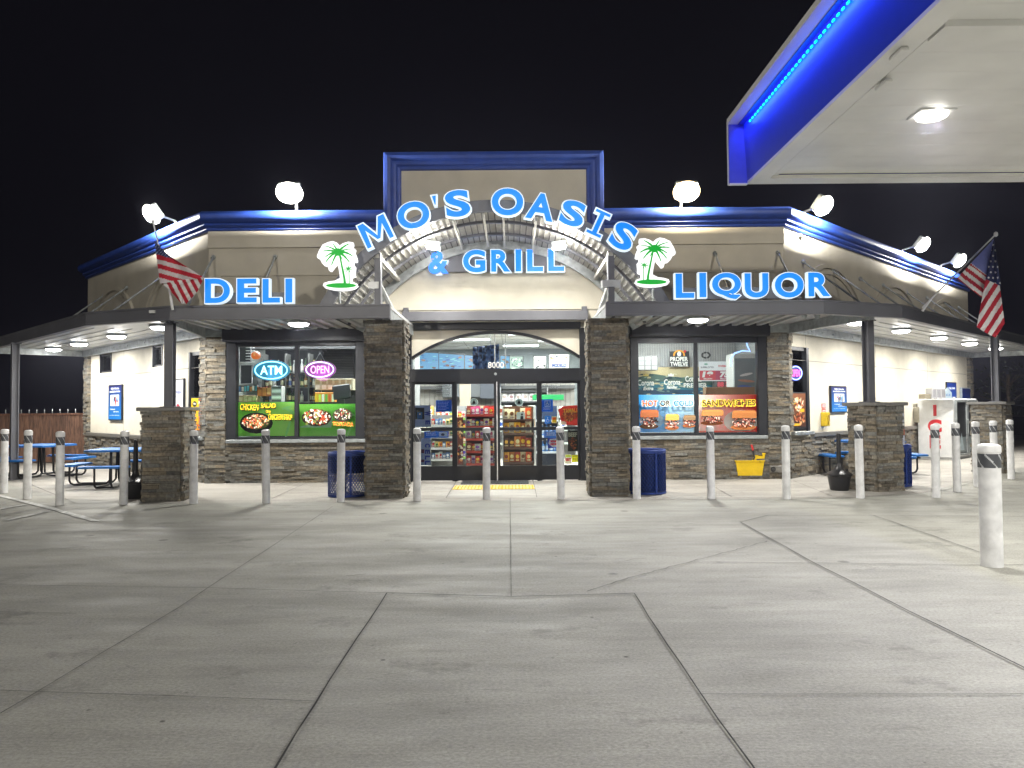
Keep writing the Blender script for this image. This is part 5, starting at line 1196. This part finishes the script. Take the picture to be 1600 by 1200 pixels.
# right window goods
s = Sheet(19.4); s.base(995, 1113, 574, 620, L('#a89878')); s.grad(995, 1113, 574, 590, L('#c8b890'), L('#8a8468'), 12); s.poly([(995, 590), (1020, 584), (1060, 590), (1113, 586), (1113, 602), (995, 600)], L('#4a6058')); s.poly([(995, 600), (1040, 596), (1113, 602), (1113, 610), (995, 609)], L('#2c6a7c')); s.rect(995, 1113, 609, 620, L('#304860'))
for i in range(60): s.disc(rnd.uniform(997, 1111), rnd.uniform(584, 618), rnd.uniform(2, 7), rnd.uniform(.6, 1.6), L(rnd.choice(['#284850', '#6a8078', '#98a898', '#203848', '#b8b090'])), rnd.uniform(-.2, .2), .3, 8)
W_ = (.8, .8, .76)
for x in (1009, 1048): s.poly([(x-4, 588), (x-4, 584), (x-2, 586), (x, 583), (x+2, 586), (x+4, 584), (x+4, 588)], L('#d8c070') if x < 1020 else W_)
s.text('Corona', 1009, 598, 25, 9, W_, 0, .02); s.text('Extra', 1013, 607, 15, 5, W_, 0, .04, .2); s.text('Corona', 1050, 597, 25, 8.5, W_, 0, .02); s.text('Familiar', 1050, 605, 16, 4.5, W_, 0, .04, .2)
s.text('Corona', 1083, 592, 25, 8.5, W_, 0, .02); s.text('PREMIER', 1086, 602, 36, 6.5, W_, 0, .02)
s.build('wall_mural', PM, 'beach toned wall banner with white blackletter lettering inside the right window', 'banner')
s = Sheet(19.3); s.base(1046, 1077, 549, 572, L('#303234')); s.text('PROPER', 1061, 561, 27, 6.5, W_, 0, .025); s.text('TWELVE', 1061, 569, 27, 6.5, W_, 0, .025)
for i in range(12): a = math.pi*i/11; s.disc(1061+8*math.cos(a), 555-7*math.sin(a), 1.4, 1.4, L('#e0a030'))
s.disc(1061, 553, 3, 4, W_); s.disc(1070, 549, 2, 2, L('#d02838')); s.build('logo_sign', PM, 'small dark sign with white letters under a gold arc inside the right window', 'sign')
s = Sheet(18.9); s.base(1092, 1143, 565, 595, L('#e8e8e8')); s.rect(1093, 1118, 579, 594, L('#c81c30')); s.rect(1118, 1142, 579, 594, L('#a81848')); s.text('18', 1106, 585, 14, 8, W_, 0, .06, .2); s.text('75', 1132, 585, 13, 8, W_, 0, .06, .2); s.text('MILLION', 1106, 591.8, 13, 2, W_, 0, .03); s.text('MILLION', 1132, 591.8, 13, 2, W_, 0, .03); s.text('SUPERLOTTO', 1105, 574, 20, 2.6, L('#404048'), 0, .03); s.text('POWERBALL', 1130, 572, 15, 3, L('#c82020'), 0, .04); s.disc(1103, 569, 3, 1.5, L('#70a890'))
s.build('jackpot_sign', M_['lit'], 'red and white jackpot sign showing 18 and 75 MILLION', 'sign')
s = Sheet(18.85); s.base(1120, 1143, 595.5, 605, L('#602028')); s.text('88', 1126, 600.5, 9, 6.5, L('#f04858'), 0, .05); s.text('3', 1137, 600.5, 5, 6.5, L('#f04858'), 0, .05); s.build('digit_display', M_['lit'], 'small red digit display below the jackpot sign', 'display')
s = Sheet(19.35)
for i in range(7): a = i*.9; s.disc(1103+6*math.cos(a), 555+4*math.sin(a), 1.5, 2.6, (.04, .04, .04), a)
s.build('wall_emblem', PM, 'black leaf shaped emblem on the corrugated wall above the jackpot sign', 'emblem')
t = thing('drinks_cooler', 'grey drinks cooler at the right side of the right window', 'cooler', at(1162, 620, 18.0)); a = at(1145, 552, 18.0); b = at(1180, 620, 18.0)
g = MB(); g.bbox(a.x, b.x+.1, 18.0, 18.6, .02, a.z, .02, 0, (.42, .43, .42)); g.build('cabinet', IM, t); g = MB(); g.box(a.x+.03, b.x+.02, 17.985, 18.0, 1.2, a.z-.12, 0, (.15, .17, .18)); g.disc(a.x+.3, 17.98, 2.3, .16, .03, 12, 0, (.5, .5, .5), .2); g.disc(a.x+.3, 17.978, 2.15, .2, .03, 12, 0, (.4, .18, .12), -.1); g.disc(a.x+.28, 17.976, 2.0, .2, .05, 12, 0, (.08, .12, .35), -.1); g.build('door', IM, t)
g = MB(); c = [at(*q, 17.4) for q in ((1143, 572), (1142, 560), (1148, 552), (1160, 548), (1172, 549), (1168, 541), (1166, 534))]; g.tube(c, .014, 6, 0, (.25, .4, 1)); tag(g.build('neon_outline', M_['neon']), 'blue white neon outline curving above the drinks cooler', 'neon sign')
solid('counter_panel', 1103, 1180, 605, 640, 17.6, .3, (.16, .095, .05), 'plain brown counter top panel in the right window', 'counter')
crate('white_cartons', 997, 1028, 556, 578, 18.6, .4, L('#707070'), 'stack of white cartons at the left of the right window', 'cartons', [(k/3+.03, k/3+.3, v, v+.28, L('#9c9c9c')) for k in range(3) for v in (.02, .34, .66)])
# menu boards and back wall pictures
for k, (x0, x1, yt0, yt1) in enumerate(((641, 685, 550, 552), (686, 725, 552.5, 555), (726.5, 752, 555, 557), (782, 797, 556, 557))):
    s = Sheet(24.2); s.base(x0-.7, x1+.5, yt0-.7, 579, (.01, .012, .015)); s.poly([(x0, yt0), (x1, yt1), (x1, 578), (x0, 578)], L('#50a8e0'))
    for i in range(int((x1-x0)*.8)): s.disc(rnd.uniform(x0+3, x1-3), rnd.uniform(yt0+4, 576), rnd.uniform(1.5, 4), rnd.uniform(.5, .9), L(rnd.choice(['#58c8f0', '#1868c8', '#88e8f0', '#1058b0', '#48c8b8'])), 0, .1, 8)
    for i in range(4): s.disc(rnd.uniform(x0+5, x1-5), rnd.uniform(yt0+6, 575), 3.2, 1.6, L(rnd.choice(['#805030', '#a87850', '#604028'])), 0, .2, 10)
    s.build('menu_board', M_['lit'], ('blue menu screen over the counter, widest and leftmost', 'blue menu screen over the counter, second from the left', 'blue menu screen partly hidden by the hanging blue banner', 'narrow blue menu screen right of the hanging banner')[k], 'menu screen', 'menu screens above the counter')
a = at(738.5, 542, 17.6); b = at(780, 577, 17.6); g = MB()
for i in range(20):
    for j in range(14):
        def pz(u, v): return (a.x+(b.x-a.x)*u, 17.6+.03*math.sin(u*23+v*7)+.02*math.sin(v*31+u*5), b.z-.15+(a.z-b.z+.15+.06*u)*v)
        cc = L(rnd.choice(['#38528a', '#466aa0', '#2c4070', '#5878b0', '#1c2848'])); g.poly([pz(i/20, j/14), pz((i+1)/20, j/14), pz((i+1)/20, (j+1)/14), pz(i/20, (j+1)/14)], 0, cc)
tag(g.build('hanging_banner', PM), 'crumpled dark blue banner hanging behind the door number', 'banner')
for px in (766, 789.5): c = at(px, 520, 17.6); g = MB(); g.cyl((c.x, 17.64, 3.6), (c.x, 17.64, 2.9 if px < 780 else 2.1), .012, n=8, col=(.75, .75, .75)); tag(g.build('hanging_rod', PM), 'thin white rod hanging from the ceiling %s the blue banner' % ('above' if px < 780 else 'right of'), 'rod')
def pic(x0, x1, y0, y1, Y, pal, txt, tc, lb, bgc='#c0c0b8'):
    s = Sheet(Y); s.base(x0-1, x1+1, y0-1, y1, (.012, .012, .015), .02); s.rect(x0, x1, y0, y1, L(bgc))
    for i in range(26): s.disc(rnd.uniform(x0+2, x1-2), rnd.uniform(y0+2, y1-2), rnd.uniform(1, 4), rnd.uniform(.7, 2), L(rnd.choice(pal)), rnd.uniform(-.5, .5), .3, 8)
    if txt: s.text(txt, (x0+x1)/2, y0+(y1-y0)*.68, (x1-x0)*.7, 5, L(tc), 0, .05)
    s.build('wall_picture', PM, lb, 'picture')
pic(797, 817, 557, 579, 23.5, ['#303840', '#486858', '#80a090', '#c8d0c8'], None, '', 'framed green grey picture on the back wall, left of three', '#788880'); pic(834, 853, 557, 579, 23.5, ['#606060', '#e8e8e8', '#303030', '#a8a8a8'], None, '', 'framed grey picture on the back wall, middle of three', '#c8c8c0'); pic(858, 889, 554, 579, 23.3, ['#404858', '#e8e0d0', '#c89040', '#a8b0b8'], 'MODELO', '#2c4888', 'framed picture with a lion and blue lettering on the back wall', '#d0d0c8')
# shelves with goods behind the doors
def rack(lb, x0, x1, Y, dep, zs, edge, H, back=(.3, .3, .3)):
    t = thing('display_rack', lb, 'display rack', ((x0+x1)/2, Y, 0))
    for z in zs:
        g = MB(); g.box(x0, x1, Y, Y+dep, z-.02, z, 0, (.5, .5, .5)); g.box(x0, x1, Y-.012, Y, z-.045, z+.01, 0, edge); g.build('shelf_board', IM, t)
    g = MB(); g.box(x0, x1, Y+dep, Y+dep+.03, .02, H, 0, back); g.build('back_panel', IM, t)
    for x in (x0-.02, x1): g = MB(); g.box(x, x+.02, Y, Y+dep+.03, .02, H, 0, (.35, .35, .35)); g.build('side_panel', IM, t)
def packet(c, c2, w_=.13, h=.19, d=.05):
    t = thing('snack_packet', '', 'packet', (0, 0, 0)); g = MB(); n = 5
    vs = []; 
    for j in range(n+1):
        v = j/n; b_ = d/2*math.sin(math.pi*v)+.004
        vs += [(-w_/2, 0, h*v), (-w_*.25, -b_, h*v), (w_*.25, -b_, h*v), (w_/2, 0, h*v), (0, b_, h*v)]
    fs = [(j*5+i, j*5+(i+1) % 5, (j+1)*5+(i+1) % 5, (j+1)*5+i) for j in range(n) for i in range(5)]
    g.mesh(vs, fs, 0, c); g.build('bag', M_['plast'], t)
    g = MB(); g.disc(0, -d/2-.006, h*.55, w_*.30, h*.2, 10, 0, c2); g.poly([(-w_*.3, -d/2-.005, h*.12), (w_*.3, -d/2-.005, h*.12), (w_*.3, -d/2-.005, h*.26), (-w_*.3, -d/2-.005, h*.26)], 0, tuple(min(1, q*.6+.2) for q in c2)); g.build('print', M_['plast'], t); return t
def packs(cols, **k): return [packet(L(a), L(b), **k) for a, b in cols]
PA = [('#d8a020', '#c03018'), ('#b82020', '#e8c040'), ('#e8e0d0', '#5030a0'), ('#d86828', '#f0e0c0'), ('#703080', '#e8e0f0'), ('#e0d8c0', '#d04040'), ('#386838', '#e8d860')]
zz5 = (.28, .62, .96, 1.3); GE = L('#80b840')
rack('low shop rack with green shelf edges behind the left door panel', -2.0, -1.15, 20.2, .4, zz5, GE, 1.62)
fill(packs(PA), [(-1.94+i*.11, 20.3+.05*(i%2), z) for z in zz5 for i in range(8)], 'snack packet on the green edged rack behind the left door panel', 'packets on the green edged rack')
rack('red display rack full of bags behind the second door panel', -1.12, -.40, 18.6, .4, (.22, .52, .82, 1.12, 1.40), L('#a03020'), 1.62, L('#803028'))
fill(packs([('#b82828', '#e8e0d8'), ('#e8e4dc', '#9050a0'), ('#c83020', '#f0c840'), ('#d8d0c8', '#c04878'), ('#8a4020', '#f0d8a0'), ('#e0c8a0', '#703090'), ('#b84070', '#f0e8e0'), ('#303058', '#e0c040')]), [(-1.06+i*.108, 18.68+.05*(i%2), z) for z in (.22, .52, .82, 1.12, 1.40) for i in range(7)], 'red or white bag on the red display rack inside the doors', 'bags on the red display rack')
rack('small white rack of mixed packets close behind the left door panel', -1.95, -1.4, 18.4, .3, (.35, .62, .89, 1.16), L('#c8c8c8'), 1.4, L('#909090'))
fill(packs([('#e8a030', '#a02818'), ('#d8d8d0', '#c03030'), ('#f0d890', '#306838'), ('#b83028', '#f0e0c0'), ('#5878a8', '#e8e8f0')], w_=.09, h=.15), [(-1.9+i*.088, 18.45, z) for z in (.35, .62, .89, 1.16) for i in range(6)], 'small packet on the white rack behind the left door panel', 'packets on the white rack')
s = Sheet(18.55); s.base(714, 724, 652, 726, L('#6a2c18')); s.food(719, 670, 3.5, 14, [L(c) for c in ('#d89850', '#f0c890', '#401810', '#b86830')], 40, 2.2); s.food(719, 708, 3.5, 14, [L(c) for c in ('#d89850', '#f0e8d8', '#401810', '#a82818')], 40, 2.2); s.build('side_banner', PM, 'tall narrow brown food banner on the left of the red display rack', 'banner')
rack('display rack of orange and yellow bags behind the third door panel', -.22, .52, 18.6, .4, (.25, .6, .95, 1.28), L('#503020'), 1.6, L('#604028'))
fill(packs([('#e0a020', '#802818'), ('#c07020', '#f0e0a0'), ('#a83820', '#f0c030'), ('#e8d8b0', '#805028'), ('#d05018', '#f8e090'), ('#583018', '#e8b040')], w_=.14, h=.24), [(-.15+i*.135, 18.68+.05*(i%2), z) for z in (.25, .6, .95, 1.28) for i in range(5)], 'orange or yellow bag on the rack behind the third door panel', 'bags on the orange rack')
rack('water bottle rack with white shelves behind the third door panel', .60, 1.15, 19.4, .35, (.45, .85, 1.25), L('#d0d8e0'), 1.6, L('#30405c'))
fill([bottle((.05, .22, .60), (.6, .6, .65), (.5, .6, .75), .045, .27), bottle((.03, .16, .5), (.1, .2, .6), (.2, .35, .7), .045, .27)], [(.66+i*.105, 19.5, z) for z in (.45, .85) for i in range(5)], 'blue water bottle on the white rack behind the third door panel', 'water bottles on the rack')
rack('long low counter shelf of magazines at the back of the shop', -2.8, 1.9, 23.0, .4, (.5, .9, 1.3), L('#b0b8b0'), 1.5, L('#808080'))
fill(packs([('#d0c8b8', '#404850'), ('#a8b0a0', '#803828'), ('#e8e8e0', '#3050a0'), ('#c89040', '#f0e0d0')], w_=.22, h=.28), [(-2.7+i*.235, 23.1, z) for z in (.9, 1.3) for i in range(19)], 'pale packet on the long rack at the back of the shop', 'packets on the back rack')
rack('high shelf of white coffee bags on the back wall', -.35, 1.1, 24.1, .3, (1.75, 2.08), L('#303030'), 2.2, L('#404038'))
fill(packs([('#d8d4d0', '#a89890'), ('#c8c4c4', '#886868'), ('#e8e4e0', '#c8a0a8')], w_=.2, h=.26), [(-.24+i*.215, 24.2, 1.76) for i in range(6)], 'white coffee bag on the high back shelf', 'coffee bags on the high shelf')
g = MB(); g.bbox(-2.2, -.9, 24.2, 24.5, 1.9, 2.55, .01, 0, (.10, .105, .11)); g.bbox(-1.0, -.35, 24.15, 24.5, 1.85, 2.45, .01, 0, (.06, .065, .08)); tag(g.build('wall_menu_panel', IM), 'dark grey panels on the wood wall behind the doors', 'panel')
solid('column_panel', 718, 735, 598, 640, 22.5, .3, L('#a89c8c'), 'beige square column behind the second door panel', 'column')
# stickers and posters on the door glass
def dsheet(Y=16.48): return Sheet(Y, step=.0004)
s = Sheet(16.56); s.base(681, 706, 625.5, 643.5, L('#2a68b0')); s.lines(684, 702, 628, 6, 2.3, (.7, .75, .85)); s.build('door_notice', M_['film'], 'blue printed notice on the left door panel', 'notice')
s = Sheet(16.56); s.base(663, 701, 674, 684, L('#3878b8')); s.lines(666, 684, 676, 2, 3, (.8, .85, .95), 1.4); s.rect(686, 699, 675, 682, L('#d0dce8')); s.disc(692, 679, 3, 2, L('#203858')); s.build('door_notice', M_['film'], 'blue strip notice with a white picture below the left door rail', 'notice')
s = Sheet(16.56); s.lines(682, 704, 602, 6, 3, (.75, .75, .73), 1.2); s.lines(845, 875, 602, 3, 2.6, (.7, .7, .68), 1.0); s.build('glass_lettering', PM, 'small white lettering near the top of the outer door panes', 'lettering')
s = Sheet(16.57); s.base(648, 673, 633.5, 667, L('#8890a8')); s.rect(649, 663, 637, 655, L('#1c2028')); s.rect(652, 660, 644, 654, L('#3070b8')); s.disc(656, 647, 1.3, 1.3, W_); s.text('W', 668, 646, 6.5, 9, L('#283890'), -90, .06); s.text('E', 668.5, 660, 5, 6.5, L('#283890'), -90, .06); s.build('welcome_panel', M_['film'], 'upper part of the grey WELCOME panel with a blue wheelchair badge', 'sign')
s = Sheet(16.57); s.base(657, 673, 685, 727, L('#8890a8')); 
for ch, y in (('C', 696), ('E', 706), ('L', 715), ('L', 723)): s.text(ch, 668, y, 5, 7, L('#283890'), -90, .06)
s.rect(658, 663, 702, 708, L('#603050')); s.rect(658, 663, 718, 722, L('#603050')); s.build('welcome_panel', M_['film'], 'lower part of the grey WELCOME panel behind the left bollard', 'sign')
def wheel(s, x, y, k, c):
    s.disc(x, y-3.2*k, .8*k, .8*k, c); s.poly([(x-.5*k, y-2.4*k), (x+.5*k, y-2.4*k), (x+.6*k, y), (x-.5*k, y)], c); s.poly([(x-.4*k, y-.6*k), (x+2*k, y-.6*k), (x+2.8*k, y+1.8*k), (x+2*k, y+2*k), (x+1.5*k, y+.2*k), (x-.4*k, y+.2*k)], c)
    for i in range(14): a = .3+i*.33; s.disc(x+.2*k+2*k*math.cos(a), y+1.2*k+2*k*math.sin(a), .38*k, .38*k, c)
s = Sheet(16.56); s.base(846.5, 864, 624, 643, L('#2a70c0')); s.rect(851, 860, 626, 635.5, L('#f0f4f8')); s.rect(851.7, 859.3, 626.7, 634.8, L('#2a70c0')); wheel(s, 855, 631, .95, W_); s.lines(849, 862, 637, 2, 2, W_, .9); s.build('door_notice', M_['film'], 'blue wheelchair access sign at the top of the right door panel', 'sign')
s = Sheet(16.56); s.base(851, 861, 650, 662, L('#4890c8')); wheel(s, 855.5, 656, 1.1, W_); s.build('door_sticker', M_['film'], 'small pale blue wheelchair sticker on the right door panel', 'sticker')
s = Sheet(16.56); s.base(862, 870, 651, 661, L('#d8d0b0')); s.rect(863, 869, 652, 656, L('#e06020')); s.rect(863, 869, 656, 660, L('#e8c030')); s.build('door_sticker', M_['film'], 'small orange and yellow sticker on the right door panel', 'sticker')
for x, lb in ((740.5, 'round tree badge sticker on the second door panel'), (811, 'round tree badge sticker on the third door panel')):
    s = Sheet(16.5); s.disc(x, 628.5, 6.5, 6, L('#c8d0cc')); s.disc(x, 628.5, 5.5, 5, L('#506870')); s.disc(x, 628.5, 4.6, 4.2, L('#d0d8d4')); s.poly([(x-3, 631), (x, 624), (x+3, 631)], L('#101418')); s.rect(x-.6, x+.6, 631, 632.5, L('#101418')); s.build('door_sticker', M_['film'], lb, 'sticker')
s = Sheet(16.5); s.base(807, 820, 644, 655, L('#c8ccca')); s.disc(815.5, 647.5, 1.6, 1.6, (.03, .03, .03)); s.poly([(813, 655), (813.5, 650), (817.5, 650), (818, 655)], (.03, .03, .03)); s.build('door_sticker', M_['film'], 'square pale sticker with a black figure on the third door panel', 'sticker')
s = Sheet(16.56); s.poly([(872, 640), (880, 634.5), (903, 633), (903, 665), (878, 663)], L('#8c1c14')); s.disc(890, 648, 12, 9, L('#b85a28')); s.food(890, 650, 11, 8, [L(c) for c in ('#c87838', '#8a3c18', '#d89850', '#a84c20')], 40, 2.4); s.text('TAMALE', 891.5, 641.5, 23, 6, L('#ffd050'), 3, .02); s.disc(880, 661, 5, 3, L('#e0dcc8')); s.build('door_poster', M_['film'], 'dark red poster reading TAMALE on the right door panel', 'poster')
s = Sheet(16.56); s.base(887, 903, 672, 705, L('#2a2018')); s.text('BEEF', 895, 679, 13, 6, L('#a8a090'), 0, .04); s.food(895, 693, 7, 9, [L(c) for c in ('#803818', '#a85828', '#5a2818')], 30, 2); s.build('door_poster', M_['film'], 'dark brown poster at the lower right of the right door panel', 'poster')
s = Sheet(16.56); s.base(850, 874, 674, 684, L('#3878b8')); s.lines(854, 872, 676, 2, 3, W_, 1.3); s.build('door_notice', M_['film'], 'blue strip notice below the rail of the right door panel', 'notice')
s = Sheet(16.56); s.base(856, 873, 684, 700, L('#2838a0')); s.poly([(857, 693), (859, 686), (873, 685), (873, 697), (864, 699)], L('#f0e8e8')); s.text('MONEY', 866, 689.5, 11, 3, L('#d02838'), 0, .08); s.text('ORDERS', 866, 694, 12, 3, L('#d02838'), 0, .08); s.build('door_sticker', M_['film'], 'blue and white MONEY ORDERS sticker behind the right bollard', 'sticker')
s = Sheet(16.56); s.base(883, 893, 710, 724.5, L('#e8e0d0')); s.text('EBT', 888, 718, 8, 4, L('#d02838'), 0, .06); s.rect(884, 892, 711, 714, L('#c8d838')); s.base(893.5, 905, 711, 722, L('#e8e030')); s.lines(895, 903, 713, 3, 2.6, (.1, .1, .05)); s.build('door_sticker', M_['film'], 'white and yellow stickers at the bottom of the right door panel', 'sticker')
solid('green_sign', 832, 881, 617, 625, 20.5, .03, L('#108848'), 'green hanging sign behind the right door panel', 'sign')
# ================================================================ THIN AIR ADDED FOR LAMP HALOS
g = MB(); g.box(-130, 130, -45, 130, -1, 12)
hm = bpy.data.materials.new('halo_haze'); hm.use_nodes = True; hn = hm.node_tree.nodes; hl = hm.node_tree.links
hn.remove(hn['Principled BSDF']); pv = hn.new('ShaderNodeVolumePrincipled'); pv.inputs['Density'].default_value = .0014; pv.inputs['Color'].default_value = (.62, .64, .85, 1); pv.inputs['Anisotropy'].default_value = .86
hl.new(pv.outputs[0], hn['Material Output'].inputs['Volume'])
tag(g.build('halo_haze', hm), 'thin night haze added to give the lamps halos', 'halo_haze', None, 'stuff')
